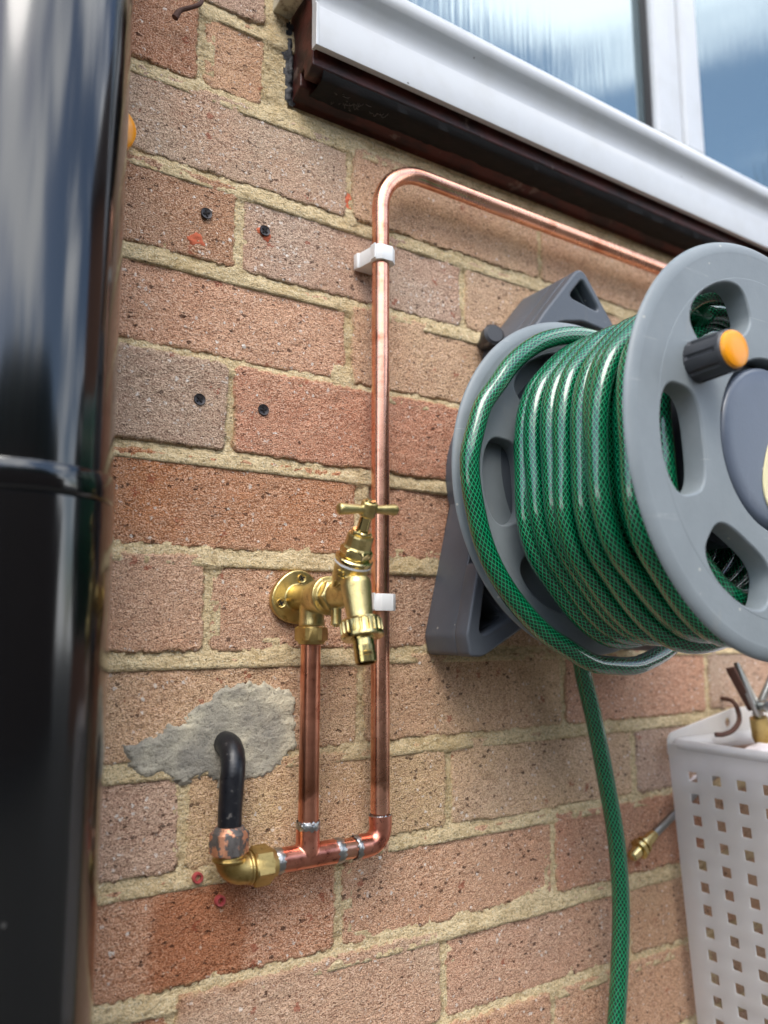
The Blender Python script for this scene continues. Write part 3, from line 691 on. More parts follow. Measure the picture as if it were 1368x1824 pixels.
G = 'black screws left in the bricks'
screw(-.162, -.109, -.0012, MAT['blackscrew'], 'upper left black screw, in the dark brown brick below the orange cap', .3, group=G)
screw(-.1125, -.109, -.0012, MAT['blackscrew'], 'upper right black screw, just right of a mortar joint, nearest the top pipe clip', .9, group=G)
screw(-.162, -.260, -.0012, MAT['blackscrew'], 'lower left black screw, in the greyish speckled brick beside the downpipe', .7, group=G)
screw(-.110, -.260, -.0012, MAT['blackscrew'], 'lower right black screw, in the red brick level with the tap handle column', .2, group=G)
for i, (x, z, lb) in enumerate(((-.151, -.603, 'upper red wall plug, set in the mortar joint below the brass elbow'), (-.134, -.621, 'lower red wall plug, set in the brick face under the brass elbow'))):
    t = thing('wall_plug', lb, 'wall plug', (x, -.001, z), 'empty red wall plugs')
    m = MB(); m.lathe([(-.008, .0036), (.0018, .0038), (.0026, .0034), (.0024, .0022), (-.004, .0019)], (x, -.001, z), (.1, -1, .05), 20); obj('sleeve', m, MAT['plug'], t)
    m = MB(); m.lathe([(-.003, .0022), (-.0022, .0021)], (x, -.001, z), (.1, -1, .05), 16); obj('bore', m, MAT['hole'], t)
m = MB(); m.tube(spline([(-.176, .004, .082), (-.1765, -.006, .074), (-.176, -.013, .064), (-.179, -.016, .056), (-.186, -.015, .0505), (-.193, -.013, .046), (-.1965, -.012, .039)], 6), [.0017] * 30 + [.0019, .0021, .0023, .0024, .0024, .0026, .0026], 10)
tag(obj('bent_nail', m, MAT['rust']), 'rusty bent nail hooked out of the wall at the top left', 'nail')
m = MB(); m.add([(.138, -.008, -.150), (.146, -.018, -.142), (.153, -.012, -.147), (.146, -.006, -.155), (.147, -.013, -.148)], [(0, 1, 4), (1, 2, 4), (2, 3, 4), (3, 0, 4)])
tag(obj('dry_leaf', m, MAT['leaf'], smooth=0), 'tiny curled dry leaf caught on the grey reel bracket', 'leaf')

# ------------------------------------------------------------------ copper pipework
PYW = -.0235
cp = thing('copper_pipework', 'soldered copper water pipe rising from a brass elbow and turning under the sill', 'water pipe', (-.0145, PYW, -.594))
RZ, RXX = -.594, -.0145
bend = [(RXX + .044 - .044 * math.cos(a), PYW, -.0705 + .044 * math.sin(a)) for a in [R(v) for v in range(0, 91, 6)]]
b = MB(); b.tube([(RXX, PYW, -.572), (RXX, PYW, -.3), (RXX, PYW, -.12)] + bend + [(.3, PYW, -.0268), (1.2, PYW, -.030)], .0075, 32); obj('tall_pipe', b, MAT['copper'], cp)
XR = -.0775
b = MB(); b.tube([(XR, -.0255, -.578), (XR, -.0255, -.43)], .0075, 32); obj('riser', b, MAT['riser'], cp)
b = MB(); b.tube([(-.112, PYW - .001, RZ), (-.030, PYW - .001, RZ)], .0075, 32); obj('run', b, MAT['copper_h'], cp)
# tee fitting melted from two sleeves
def sleeve(mb, p, d, L, r0=.0086, lip=.0090):
    mb.lathe([(0, lip - .0006), (.0008, lip), (.002, r0 + .0002), (.004, r0), (L - .001, r0), (L, r0 - .0004)], p, d, 36)
t = MB(); sleeve(t, (-.1005, PYW - .001, RZ), (1, 0, 0), .024); sleeve(t, (-.0525, PYW - .001, RZ), (-1, 0, 0), .026); sleeve(t, (XR, -.0250, -.5735), (0, 0, -1), .02)
finish('tee', cast(t, .0007, 3), MAT['fitting'], cp, smooth=60)
el = [(RXX - .021, PYW - .001, RZ)] + [(RXX - .012 + .012 * math.sin(a), PYW - .0005, RZ + .012 - .012 * math.cos(a)) for a in [R(v) for v in range(0, 91, 10)]] + [(RXX, PYW, -.574)]
b = MB(); b.tube(el, [.0090, .0087] + [.0086] * (len(el) - 4) + [.0087, .0090], 36); obj('elbow', b, MAT['fitting'], cp)
def ring(p, d, r, wdt):
    m = MB(); prof = [(wdt * (.5 - .5 * math.cos(math.pi * k / 8)), r - .0006 + .0009 * math.sin(math.pi * k / 8)) for k in range(9)]
    m.lathe(prof, p, d, 40, cap=False)
    for i, v in enumerate(m.v):   # uneven solder fillet
        q = .0011 * math.sin(i * 1.7) * math.sin(i * .37 + 1) ; m.v[i] = tuple(Vector(v) + Vector(d) * q)
    obj('solder_joint', m, MAT['solder'], cp)
ring((-.1038, PYW - .001, RZ), (1, 0, 0), .0088, .0062); ring((-.0555, PYW - .001, RZ), (1, 0, 0), .0089, .0064); ring((-.0385, PYW - .001, RZ), (1, 0, 0), .0088, .005)
ring((XR, -.0253, -.5755), (0, 0, 1), .0088, .006); ring((RXX, PYW, -.5755), (0, 0, 1), .0086, .0022)

# brass compression elbow with its two nuts, and the black painted stub out of the wall
XB, YB = -.1375, -.0245
feed = thing('supply_pipe', 'chipped black painted water pipe bending out of the grey cement patch', 'water pipe', (-.133, 0, -.514))
path = [(-.1335, .012, -.5135), (-.1335, -.004, -.5135)] + [(-.1335 - .003 * (1 - math.cos(a)), -.004 - .0205 * math.sin(a), -.5135 - .0205 * (1 - math.cos(a))) for a in [R(v) for v in range(10, 91, 10)]] + [(XB, YB, -.556), (XB, YB, -.572)]
b = MB(); b.tube(path, [.0086] * 3 + [.0089, .0086, .0088, .0085, .0086, .0084, .0084, .0086][:len(path) - 5] + [.0083, .0083], 30); obj('painted_pipe', b, MAT['bpaint'], feed)
ce = thing('compression_elbow', 'dull brass compression elbow joining the black pipe to the copper run', 'pipe fitting', (XB, YB, RZ))
e = MB()
elb = [(XB, YB, -.580)] + [(XB + .011 - .011 * math.cos(a), YB, -.5845 - .011 * math.sin(a)) for a in [R(v) for v in range(0, 91, 10)]] + [(-.118, YB + .0005, -.5955)]
e.tube(elb, .0098, 32); e.lathe([(0, .0112), (.0022, .0112)], (XB, YB, -.5862), (0, 0, -1), 32); e.lathe([(0, .0112), (.0022, .0112)], (-.1235, YB, -.5952), (1, 0, 0), 32)
finish('body', cast(e, .0006, 4), MAT['brass_d'], ce, smooth=60)
b = MB(); b.hexnut((XB, YB, -.5685), (0, 0, -1), .0155, .0134, .35); b.lathe([(-.003, .0095), (.0005, .0115)], (XB, YB, -.5685), (0, 0, -1), 32); obj('painted_nut', b, MAT['nut'], ce, smooth=25)
b = MB(); b.hexnut((-.1205, YB + .0005, -.5950), (1, 0, .01), .0135, .0136, .2); b.lathe([(0, .0112), (.004, .0092)], (-.107, YB + .0005, -.5948), (1, 0, 0), 32); obj('nut', b, MAT['brass_d'], ce, smooth=25)

# white pipe clips
def clip(zc, label, h=.0135, base=True):
    t = thing('pipe_clip', label, 'pipe clip', (RXX, 0, zc), 'white plastic pipe clips')
    out = [(-.0285, -.001), (-.0285, -.0075), (-.0265, -.0080), (-.0238, -.0245), (-.0235, -.0300), (-.0190, -.0335), (-.0085, -.0335), (-.0030, -.0285), (-.0030, -.001)]
    m = MB(); m.prism(rounded(out, .0012, 3), zc - h / 2, zc + h / 2); obj('body', m, MAT['clip'], t, smooth=40, bevel=.0006)
    m = MB(); m.box(-.0248, -.0236, -.0305, -.024, zc - h / 2 + .001, zc + h / 2 + .0006); obj('latch', m, MAT['clip'], t, 0)
clip(-.1145, 'upper white pipe clip, just below the bend of the tall copper pipe')
clip(-.4105, 'lower white pipe clip, on the tall copper pipe behind the brass tap')

# ------------------------------------------------------------------ brass garden tap
XT, ZT = -.0790, -.4075
tap = thing('garden_tap', 'brass outdoor tap with a crossbar handle and hose union on a wall plate elbow', 'tap', (XT, 0, ZT))
wp = []
for k in range(72):
    a = 2 * math.pi * k / 72; r = .0213 + .0010 * math.cos(3 * (a - R(78))); wp.append((XT + r * math.cos(a) , ZT + r * math.sin(a)))
e = MB()
pm = plate(wp, [], -.0052, .001, .0012); bmv = [tuple(v.co) for v in pm.vertices]; e.add(bmv, [tuple(p.vertices) for p in pm.polygons])
e.lathe([(0, .0108), (.004, .0098), (.012, .0092), (.026, .0100), (.034, .0118), (.046, .0132), (.0495, .0132)], (XT, -.003, ZT), (0, -1, 0), 40)
e.lathe([(0, .0094), (.016, .0094), (.020, .0100), (.022, .0100)], (XT + .0015, -.0265, ZT), (0, 0, -1), 36)
finish('wall_plate', cast(e, .00065, 4), MAT['brass'], tap, smooth=60)
for a in (78, 197):
    sx, sz = XT + .0150 * math.cos(R(a)), ZT + .0155 * math.sin(R(a))
    screw(sx, sz, -.0054, MAT['brass'], None, .5, .0036, parent=tap)
b = MB(); b.hexnut((XT + .0015, -.0262, ZT - .0222), (0, 0, -1), .0112, .0126, .32); b.lathe([(0, .0104), (.0016, .0096), (.0022, .008)], (XT + .0015, -.0262, ZT - .0334), (0, 0, -1), 32); obj('riser_nut', b, MAT['brass_d'], tap, smooth=25)
# tap body
AX = Vector((0, -.50, .866)).normalized()       # axis of the headgear leans out from the wall
ring_c = Vector((XT, -.0905, -.3865))
low = ring_c - AX * .020
OUT = Vector((0, -.27, -.963)).normalized()
oc = Vector((XT, -.0935, -.398))
e = MB()
e.lathe([(0, .0138), (.0022, .0143), (.0048, .0143), (.0058, .0105), (.007, .0098)], (XT, -.0525, ZT), (0, -1, 0), 40)
e.hexnut((XT, -.059, ZT), (0, -1, 0), .0078, .0117, .1, .0005)
e.lathe([(0, .0090), (.012, .0084), (.026, .0084)], (XT, -.064, ZT), (0, -1, 0), 36)
e.lathe([(0, .0100), (.008, .0118), (.016, .0122), (.0205, .0124)], low, AX, 40)
e.lathe([(0, .0100), (.004, .0108), (.011, .0102), (.024, .0090), (.030, .0090)], oc, OUT, 36)
e.lathe([(0, .0036), (.0165, .0040)], (XT + .0005, -.0665, ZT - .005), (0, 0, -1), 20)
finish('body', cast(e, .0006, 4), MAT['brass'], tap, smooth=60)
b = MB(); b.lathe([(-.0004, .0024), (.0014, .0022)], (XT + .0005, -.0665, ZT - .0213), (0, 0, -1), 20); obj('drain_plug', b, MAT['brass_t'], tap)
# white washer, collar, headgear
b = MB(); b.lathe([(-.0002, .0131), (.0012, .0131)], ring_c, AX, 48); obj('washer', b, MAT['clip'], tap)
b = MB(); b.lathe([(.0013, .0130), (.0022, .0134), (.0042, .0134), (.0050, .0126), (.0052, .0108)], ring_c, AX, 48); obj('collar', b, MAT['brass_t'], tap)
b = MB(); b.hexnut(ring_c + AX * .0050, AX, .0074, .0116, .45, .0016); obj('bonnet', b, MAT['brass_t'], tap, smooth=25)
b = MB(); b.lathe([(0, .0103), (.0012, .0094), (.003, .0093), (.0085, .0092), (.0098, .0086)], ring_c + AX * .0122, AX, 12); obj('bonnet_shoulder', b, MAT['brass'], tap, smooth=20)
b = MB(); b.hexnut(ring_c + AX * .0218, AX, .0032, .0076, .2, .0006); obj('gland_nut', b, MAT['brass_t'], tap, smooth=25)
b = MB(); b.lathe([(0, .0043), (.017, .0040)], ring_c + AX * .022, AX, 28); obj('spindle', b, MAT['brass_t'], tap)
hc = ring_c + AX * .0405
hx = Vector((math.cos(R(11)), math.sin(R(11)), 0)); hx = (hx - AX * hx.dot(AX)).normalized()
b = MB()
for sgn in (-1, 1):
    b.lathe([(0, .0030), (.006, .0029), (.010, .0030), (.019, .0037), (.0235, .0041), (.0248, .0037), (.0255, .0022)], hc, hx * sgn, 28)
b.lathe([(-.0052, .0052), (-.004, .0060), (.0045, .0060), (.0056, .0054)], hc, AX, 8, phase=.39)
finish('handle', cast(b, .0005, 3), MAT['brass'], tap, smooth=60)
b = MB(); b.lathe([(.0050, .0040), (.0068, .0036), (.0064, .0020), (.0060, .0004)], hc, AX, 24); obj('handle_bolt', b, MAT['brass_t'], tap)
# hose union: knurled nut and hosetail
uc = oc + OUT * .0275
b = MB(); seg = 120; x_, y_, z_ = basis(OUT)
prof = [(0, .0112, 0), (.0008, .0134, 0), (.0022, .0140, 0), (.0026, .0144, 1), (.0100, .0144, 1), (.0108, .0146, 0), (.0128, .0146, 0), (.0138, .0138, 0), (.0139, .0085, 0)]
vs = []; fs = []
for tt, rr, kn in prof:
    for k in range(seg):
        a = 2 * math.pi * k / seg; q = rr - (.0011 if kn and (k % 6) >= 4 else 0); vs.append(uc + z_ * tt + x_ * q * math.cos(a) + y_ * q * math.sin(a))
for i in range(len(prof) - 1):
    for k in range(seg): fs.append((i * seg + k, i * seg + (k + 1) % seg, (i + 1) * seg + (k + 1) % seg, (i + 1) * seg + k))
fs += [tuple(reversed(range(seg))), tuple((len(prof) - 1) * seg + k for k in range(seg))]
b.add(vs, fs); obj('union_nut', b, MAT['brass_t'], tap, smooth=30)
b = MB(); b.lathe([(0, .0086), (.0016, .0084), (.0017, .0074), (.006, .0072), (.0062, .0076), (.0105, .0072), (.0108, .0076), (.0130, .0073), (.0133, .0076), (.0170, .0072), (.0175, .0068), (.0173, .0058), (.004, .0056)], uc + OUT * .0130, OUT, 40, cap=False); ht = obj('hosetail', b, MAT['brass_t'], tap, smooth=30)
# raised casting marks on the flank of the body
def raised(txt, origin, right, up, size):
    cu = bpy.data.curves.new('mark', 'FONT'); cu.body = txt; cu.size = size; cu.extrude = .0011; cu.bevel_depth = .0001; cu.align_x = 'CENTER'; cu.align_y = 'CENTER'
    o = bpy.data.objects.new('work', cu); COL.objects.link(o); dg = bpy.context.evaluated_depsgraph_get(); me = bpy.data.meshes.new_from_object(o.evaluated_get(dg)); bpy.data.objects.remove(o)
    r_, u_ = Vector(right).normalized(), Vector(up).normalized(); n_ = r_.cross(u_); O = Vector(origin)
    for v in me.vertices: v.co = O + r_ * v.co.x + u_ * v.co.y + n_ * v.co.z
    finish('raised_mark', me, MAT['brass'], tap, smooth=0)
sidev = Vector((-.86, -.50, 0)); sidev = (sidev - AX * sidev.dot(AX)).normalized(); rt = AX.cross(sidev)
raised('22', ring_c - AX * .0062 + sidev * .0121, rt, AX, .0068)
raised('1/2', ring_c - AX * .0150 + sidev * .0112, rt, AX, .0068)

# ------------------------------------------------------------------ hose reel
RC = (.158, -.3075)
YBF, YFF = -.090, -.2575
reel = thing('hose_reel', 'grey plastic wall mounted hose reel with a charcoal bracket and orange tipped crank', 'hose reel', (RC[0], 0, -.45))
def slot(theta, rmid, halflen, halfw, n=14):
    """oval opening lying along the circumference"""
    th = R(theta); c = Vector((RC[0] + rmid * math.cos(th), RC[1] + rmid * math.sin(th))); ra = Vector((math.cos(th), math.sin(th))); ta = Vector((-math.sin(th), math.cos(th)))
    pts = [(-halfw, -halflen), (halfw, -halflen * .86), (halfw, halflen * .86), (-halfw, halflen)]
    out = []
    for i in range(60):
        a = 2 * math.pi * i / 60; cx_, sy_ = math.cos(a), math.sin(a)
        px = halfw * math.copysign(abs(cx_) ** .62, cx_); py = halflen * math.copysign(abs(sy_) ** .80, sy_) * (1 - .10 * (px / halfw) * -1)
        q = c + ra * px + ta * py; bend_ = -(py ** 2) / (2 * rmid); q += ra * bend_ * .6; out.append((q.x, q.y))
    return out
TH = [4, 63, 120, 184, 241, 300]
def rim(y_front, y_back, ri, ro, rb):
    """rounded rolled edge of a flange"""
    m = MB(); c = (RC[0], 0, RC[1]); yf, yb = -y_front, -y_back
    p = [(yf - .0004, ri - .001)] + [(yf - .0042 * (1 - math.cos(a)), ri + (ro - ri) * math.sin(a)) for a in [R(v) for v in range(6, 91, 7)]] + [(yf - .0055, ro - .0012), (yf - .0075, ro - .0060), (yb, rb), (yb, rb - .004)]
    x, y, z = Vector((1, 0, 0)), Vector((0, 0, 1)), Vector((0, -1, 0)); seg = 160; vs = []; fs = []
    for t_, r_ in p:
        for k in range(seg):
            a = 2 * math.pi * k / seg; vs.append((RC[0] + r_ * math.cos(a), -t_, RC[1] + r_ * math.sin(a)))
    for i in range(len(p) - 1):
        for k in range(seg): fs.append((i * seg + k, i * seg + (k + 1) % seg, (i + 1) * seg + (k + 1) % seg, (i + 1) * seg + k))
    m.add(vs, fs); return m
def flange(name, yf, yb, hub_r, depth):
    holes = [slot(t_, .0980, .0345, .0203) for t_ in TH]; hub_h = [circle(RC[0] + .004, RC[1] + .001, hub_r, 96)] if hub_r else []
    boss = plate(circle(*RC, .1212, 160), holes + hub_h, yf, yf + depth, .0016, 2)
    face = plate(circle(*RC, .1378, 160), [circle(*RC, .1198, 160)], yf + .0001, yf + .005, .0004, 1)
    return finish(name, join_mesh([boss, face, rim(yf, yb, .1365, .1466, .1195).mesh('r')]), MAT['grey'], reel, smooth=40)
ff = flange('front_flange', YFF, YFF + .0155, .0618, .0165)
bf = flange('back_flange', YBF, YBF + .0145, 0, .0155)
b = MB(); b.lathe([(0, .1195), (.004, .1195)], (RC[0], YBF + .0175, RC[1]), (0, -1, 0), 96); obj('back_disc', b, MAT['grey'], reel)
b = MB(); b.lathe([(0, .066), (.128, .066)], (RC[0], YBF - .002, RC[1]), (0, -1, 0), 64); obj('drum', b, MAT['dark'], reel)
HC = (RC[0] + .004, RC[1] + .001)
b = MB(); b.lathe([(0, .0620), (.004, .0620)], (HC[0], YFF + .0175, HC[1]), (0, -1, 0), 96); b.lathe([(0, .0570), (.0118, .0570), (.0134, .0566), (.0146, .0556), (.0156, .0530), (.0160, .045), (.0163, .02), (.0164, .001)], (HC[0], YFF + .0175, HC[1]), (0, -1, 0), 120); hub = obj('hub_cover', b, MAT['hub'], reel, smooth=30)
b = MB(); b.lathe([(0, .0612), (.002, .0612), (.0022, .0572), (.0, .0572)], (HC[0], YFF + .0142, HC[1]), (0, -1, 0), 120, cap=False); obj('hub_groove', b, MAT['grip'], reel)
st = [(.1715 + .0262 * math.cos(R(v)) + .0022 * math.sin(3 * R(v)), -.329 + .033 * math.sin(R(v))) for v in range(0, 360, 6)]
finish('hub_sticker', plate(st, [], YFF + .0004, YFF + .0016, .0002), MAT['cream'], hub, smooth=0)
b = MB(); b.box(.1012, .1038, YFF + .0006, YFF + .006, -.290, -.277); obj('slot', b, MAT['hole'], reel, 0)
# crank knob
KB = Vector((.0790, YFF + .0005, -.2615))
KD = Vector((-.06, -1, -.01)).normalized()
knob = bpy.data.objects.new('crank_knob', None); COL.objects.link(knob); knob.parent = reel; WORLD[knob.name] = KB; knob.location = KB - WORLD[reel.name]
b = MB(); seg = 72; x_, y_, z_ = basis(KD); vs = []; fs = []
prof = [(-.001, .0125, 0), (.0002, .0139, 0), (.0022, .0141, 0), (.004, .0140, 1), (.0215, .0134, 1), (.024, .0134, 0), (.0262, .0132, 0), (.0272, .0122, 0)]
for tt, rr, kn in prof:
    for k in range(seg):
        a = 2 * math.pi * k / seg; q = rr - (.0015 if kn and (k % 9) < 2 else 0); vs.append(KB + z_ * tt + x_ * q * math.cos(a) + y_ * q * math.sin(a))
for i in range(len(prof) - 1):
    for k in range(seg): fs.append((i * seg + k, i * seg + (k + 1) % seg, (i + 1) * seg + (k + 1) % seg, (i + 1) * seg + k))
fs += [tuple(reversed(range(seg))), tuple((len(prof) - 1) * seg + k for k in range(seg))]
b.add(vs, fs); obj('grip', b, MAT['grip'], knob, smooth=28)
b = MB(); b.lathe([(.0268, .0121), (.0282, .0120), (.0296, .0113), (.0304, .0094), (.0308, .005), (.0309, .0005)], KB, KD, 48); obj('tip', b, MAT['orange'], knob)
# wall bracket: hollow A-frame, 62 mm deep, cut away round the flange
def bracket():
    out = rounded([(.178, -.090), (.118, -.163), (.081, -.290), (.0445, -.437), (.048, -.4535), (.062, -.4535), (.112, -.426), (.205, -.419), (.245, -.426), (.294, -.4535), (.308, -.4535), (.3115, -.437), (.272, -.290), (.238, -.163)],
                  [.016, .02, .05, .014, .006, .02, .02, .02, .02, .02, .006, .014, .05, .02])
    tri_l = rounded([(.0660, -.388), (.0570, -.438), (.0960, -.421)], .005)
    tri_r = rounded([(.290, -.388), (.2600, -.421), (.299, -.438)], .005)
    top = rounded([(.180, -.1075), (.160, -.1270), (.201, -.1310)], .004)
    mid = [(RC[0] + .012 + .090 * math.cos(2 * math.pi * k / 64), -.290 + .118 * math.sin(2 * math.pi * k / 64)) for k in range(64)]
    a = plate(out, [tri_l, tri_r, top, mid], -.0440, -.0005, .0022, 2)
    fl = rounded([(.0590, -.374), (.0443, -.436), (.0478, -.4538), (.062, -.4538), (.1140, -.4265), (.078, -.386)], [.006, .014, .006, .02, .005, .012])
    fr_ = [(2 * .178 - x, z) for x, z in fl]
    feet = [plate(o_, [t_], -.0600, -.0425, .0022, 2) for o_, t_ in ((fl, tri_l), (fr_, tri_r))]
    neck = plate(rounded([(.178, -.0902), (.1302, -.148), (.1130, -.170), (.150, -.156), (.208, -.156), (.2255, -.148)], [.015, .01, .01, .02, .02, .01]), [top], -.0615, -.0425, .0022, 2)
    return join_mesh([a, neck] + feet)
finish('wall_bracket', bracket(), MAT['dark'], reel, smooth=40)
# deep arched ear at the top and the solid backing of the pockets
ear = rounded([(.1785, -.0905), (.130, -.148), (.113, -.170), (.128, -.168), (.150, -.154), (.178, -.1475), (.208, -.150), (.236, -.168), (.226, -.148)], [.012, .01, .004, .006, .03, .03, .03, .004, .01])
finish('bracket_ear', plate(ear, [rounded([(.1795, -.1050), (.1610, -.1265), (.2035, -.1335)], .004)], -.0725, -.0605, .0022), MAT['dark'], reel, smooth=40)
for tri in ([(.0640, -.383), (.0545, -.441), (.1000, -.421)], [(.292, -.383), (.2560, -.421), (.3015, -.441)], [(.180, -.1025), (.160, -.1285), (.203, -.1325)]):
    finish('pocket_floor', plate(rounded(tri, .005), [], -.020, -.003, .0004), MAT['dark'], reel, smooth=0)
b = MB(); b.lathe([(0, .10), (.076, .10)], (RC[0] + .012, -.0008, -.2950), (0, -1, 0), 64); obj('bearing_block', b, MAT['dark'], reel)
b = MB(); b.lathe([(0, .006), (.012, .0085), (.016, .0105), (.024, .0105), (.026, .008)], (.1160, -.002, -.1610), (-.25, -1, .1), 24); obj('fixing_screw', b, MAT['grip'], reel)

# ------------------------------------------------------------------ hose
HR = .0077
def lerp_table(tab, th):
    for (a0, v0), (a1, v1) in zip(tab, tab[1:]):
        if a0 <= th <= a1:
            t = (th - a0) / (a1 - a0); t = t * t * (3 - 2 * t); return v0 + (v1 - v0) * t
    return tab[-1][1]
rad = [(0, .110), (45, .116), (90, .1185), (135, .108), (180, .0985), (225, .112), (270, .1290), (315, .126), (360, .110)]
loose = [(50, .126), (108, .129), (124, .130), (146, .1315), (164, .1385), (180, .1430), (193, .1425), (210, .1440), (229, .1440), (248, .146), (268, .1535), (286, .159), (299, .161), (330, .152), (360, .140), (400, .129), (450, .1185)]
path = []
th = 55.0; TURNS = 8.1; end = 450 + 360 * TURNS
while th < end:
    if th < 450:
        r_ = lerp_table(loose, th); y_ = -.1035 if th < 330 else -.1035 - .0025 * (th - 330) / 120
    else:
        tn = (th - 450) / 360; r_ = lerp_table(rad, th % 360)
        y_ = -.1060 - .0151 * tn + .0034 * math.sin(th * .0213 + 1) * math.sin(R(th)) + .0018 * math.sin(th * .0091)
        for t0, w0, dr_, dy_ in ((4.72, .34, .0095, -.011), (6.30, .26, .0075, .009), (2.62, .22, .006, -.008)):   # turns that slipped over their neighbours
            q_ = max(0, 1 - ((tn - t0) / w0) ** 2) ** 2; r_ += dr_ * q_; y_ += dy_ * q_
        r_ += .0032 * math.sin(th * .0172 + 2) + .0030 * math.sin(R(th) * .73) * max(0, math.sin(R(th - 180)))
    a = R(th); path.append((RC[0] + r_ * math.cos(a), y_, RC[1] + r_ * math.sin(a))); th += 3.75
h = MB(); h.tube(path, HR, 22, uvd=2 * math.pi * HR)
for dr, y0, nturn, seg in ((.0120, -.1040, 8.3, 18), (.0245, -.1110, 7.9, 12)):
    inner = []; th = 0
    while th < 360 * nturn:
        tn = th / 360; r_ = lerp_table(rad, th % 360) - dr; a = R(th)
        inner.append((RC[0] + r_ * math.cos(a), y0 - .0150 * tn + .002 * math.sin(th * .013), RC[1] + r_ * math.sin(a))); th += 5
    h.tube(inner, HR, seg, uvd=2 * math.pi * HR)
tag(obj('garden_hose', h, MAT['hose'], smooth=180), 'shiny green braided garden hose wound on the reel, one slack loop hanging below', 'hose')
h = MB(); h.tube(spline([(.170, -.055, -.405), (.190, -.040, -.440), (.207, -.030, -.476), (.219, -.029, -.515), (.234, -.028, -.577), (.2435, -.028, -.629), (.246, -.028, -.678), (.242, -.028, -.725), (.232, -.029, -.781), (.215, -.031, -.85), (.20, -.04, -1.0), (.21, -.08, -1.12), (.26, -.2, -1.148)], 14), .0082, 24, uvd=2 * math.pi * .0082)
tag(obj('feed_hose', h, MAT['hose'], smooth=180), 'single green braided hose hanging straight down the wall below the reel', 'hose')

# ------------------------------------------------------------------ white basket and what hangs by it
bk = thing('wall_basket', 'translucent white plastic basket with square holes hanging at the lower right', 'basket', (.47, -.09, -.86))
BX, BTOP, BBOT, BY = .3415, -.548, -.90, -.21
def lean(z): return BX + (BTOP - z) * .085
def perforated(nu, nv, f, u0, v0, du, dv, hw, U, V, th=.0016, corner=0):
    """sheet with square holes: f(u,v)->point on the outside; holes centred at u0+i*du, v0+j*dv"""
    us = [0]; vs_ = [0]
    for i in range(nu): us += [u0 + i * du - hw, u0 + i * du + hw]
    for j in range(nv): vs_ += [v0 + j * dv - hw, v0 + j * dv + hw]
    us.append(U); vs_.append(V)
    def sub(a): return a
    m = MB(); idx = {}
    for i, u in enumerate(us):
        for j, v in enumerate(vs_):
            idx[i, j] = len(m.v); m.v.append(tuple(f(u, v)))
    for i in range(len(us) - 1):
        for j in range(len(vs_) - 1):
            if i % 2 == 1 and j % 2 == 1: continue
            m.f.append((idx[i, j], idx[i + 1, j], idx[i + 1, j + 1], idx[i, j + 1]))
    return evaluated(m.mesh('sheet'), [('SOLIDIFY', dict(thickness=th, offset=0)), ('BEVEL', dict(width=.0007, segments=2, limit_method='ANGLE'))])
W = .26
side = lambda u, v: (lean(BTOP - v) , -.0145 - u, BTOP - v)
finish('side_panel', perforated(6, 15, side, .0262, .030, .0263, .0212, .0047, .20, .345), MAT['basket'], bk, smooth=40)
other = lambda u, v: (BX + W - (lean(BTOP - v) - BX), -.0145 - u, BTOP - v)
finish('side_panel', perforated(6, 15, other, .0262, .030, .0263, .0212, .0047, .20, .345), MAT['basket'], bk, smooth=40)
frontf = lambda u, v: (lean(BTOP - v) + u * (1 - 2 * (lean(BTOP - v) - BX) / W), -.2150, BTOP - v)
finish('front_panel', perforated(8, 15, frontf, .03, .030, .028, .0212, .0041, W, .345), MAT['basket'], bk, smooth=40)
b = MB(); b.box(lean(BBOT) - .004, BX + W - (lean(BBOT) - BX) + .004, -.2160, -.0135, BBOT + .006, BBOT + .009); obj('base', b, MAT['basket'], bk, 0)
rm = MB(); rp_ = rounded([(BX + .0045, -.019), (BX + .0045, -.210), (BX + W - .0045, -.210), (BX + W - .0045, -.019)], .012, 6)
path = [(x, y, BTOP - .0015) for x, y in rp_]; path.append(path[0]); path.append(path[1]); rm.tube(path, .0060, 16, closed_ends=False); obj('rim', rm, MAT['basket'], bk)
# raised back lip with the hanging loop
lip = rounded([(BX + .0008, BTOP - .012), (BX + .0008, BTOP + .009), (BX + .115, BTOP + .029), (BX + .18, BTOP + .029), (BX + W - .001, BTOP + .004), (BX + W - .001, BTOP - .012)], [.002, .020, .02, .02, .02, .002], 8)
finish('hanging_lip', plate(lip, [circle(BX + .104, BTOP + .014, .005, 20)], -.0150, -.0126, .0006), MAT['basket'], bk, smooth=40)
# crumpled bag lying in the basket
n1 = 40; U_, V_ = np.meshgrid(np.linspace(0, 1, n1), np.linspace(0, 1, n1))
Zb = BTOP - .004 - .030 * ((U_ - .5) ** 2 + (V_ - .5) ** 2) * 2 + .022 * fbm(U_, V_, 4, 61, 4)
me = grid_mesh('bag', BX + .012 + U_ * (W - .03), -.022 - V_ * .175, Zb); tag(finish('crumpled_bag', me, MAT['cloth'], None, smooth=30), 'crumpled pale plastic bag filling the top of the white basket', 'bag')
# wall hook
m = MB(); m.tube(spline([(.4585, .004, -.5085), (.4575, -.002, -.5095), (.4481, -.020, -.5107), (.4382, -.032, -.5176), (.4322, -.037, -.5292), (.4202, -.037, -.5383), (.4086, -.034, -.5419), (.400, -.030, -.5423)], 8), .0026, 12)
tag(obj('wall_hook', m, MAT['rust']), 'brown rusty curved hook holding the top of the white basket', 'hook')
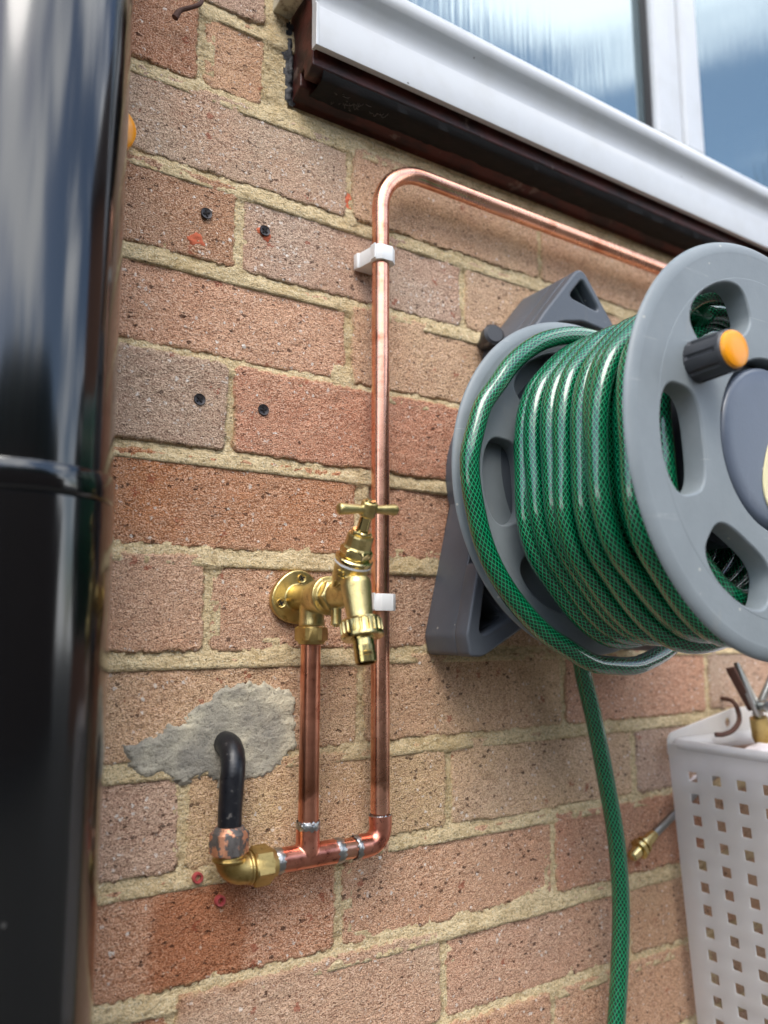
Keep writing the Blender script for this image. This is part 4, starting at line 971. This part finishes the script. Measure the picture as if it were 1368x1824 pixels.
# shears standing in the basket
sh = thing('hand_shears', 'worn grey steel hand shears standing open in the white basket', 'shears', (.447, -.05, -.528))
pv = Vector((.444, -.052, -.513))
def blade(p0, p1, w0, w1, th, name, mat):
    d = (Vector(p1) - Vector(p0)); L = d.length; d.normalize(); n_ = Vector((0.3, -.95, 0)).normalized(); s_ = d.cross(n_).normalized(); n_ = s_.cross(d)
    m = MB(); pr_ = [(0, w0 * .6), (.06, w0), (.5, (w0 + w1) / 2), (.93, w1), (1, w1 * .3)]; vs = []
    for t, ww in pr_:
        c = Vector(p0) + d * L * t
        for a, e_ in ((-1, -1), (1, -1), (1, 1), (-1, 1)): vs.append(c + s_ * ww * a / 2 + n_ * th * e_ / 2)
    fs = [(i * 4 + k, i * 4 + (k + 1) % 4, i * 4 + 4 + (k + 1) % 4, i * 4 + 4 + k) for i in range(len(pr_) - 1) for k in range(4)] + [(3, 2, 1, 0), tuple(len(pr_) * 4 - 4 + k for k in range(4))]
    m.add(vs, fs); obj(name, m, mat, sh, 30, bevel=.0006)
blade(pv + Vector((.004, 0, -.012)), (.4135, -.050, -.467), .016, .006, .005, 'arm', MAT['steel'])
blade(pv + Vector((.004, .006, -.012)), (.484, -.058, -.462), .016, .007, .005, 'arm', MAT['steel'])
blade(pv + Vector((-.002, .004, -.004)), (.4085, -.046, -.472), .007, .005, .009, 'spring', MAT['rust'])
m = MB(); m.lathe([(-.006, .005), (.004, .0062), (.0062, .0052), (.007, .002)], pv + Vector((.004, -.004, 0)), (-.3, -.95, 0), 24); obj('pivot', m, MAT['steel'], sh)
m = MB(); m.lathe([(0, .009), (.020, .0105), (.030, .008)], pv + Vector((.0, .0, -.012)), (.25, 0, -1), 20); obj('handle_block', m, MAT['brass_d'], sh)
# brass nozzle on a steel lance
ln = thing('spray_lance', 'thin steel spray lance with a brass nozzle lying behind the hose and basket', 'spray lance', (.30, -.015, -.64))
p0, p1 = Vector((.2865, -.0075, -.6535)), Vector((.3495, -.0075, -.6237)); dd = (p1 - p0).normalized()
m = MB(); m.tube([p0 + dd * .03, p0 + dd * .20], .0040, 16); obj('tube', m, MAT['steel'], ln)
m = MB(); m.lathe([(0, .0035), (.002, .0052), (.012, .0062), (.0125, .0098), (.0165, .0098), (.017, .0066), (.0195, .0066), (.02, .0085), (.023, .0085), (.0235, .006), (.034, .0056), (.040, .0046)], p0, dd, 24); obj('nozzle', m, MAT['brass_t'], ln, smooth=30)
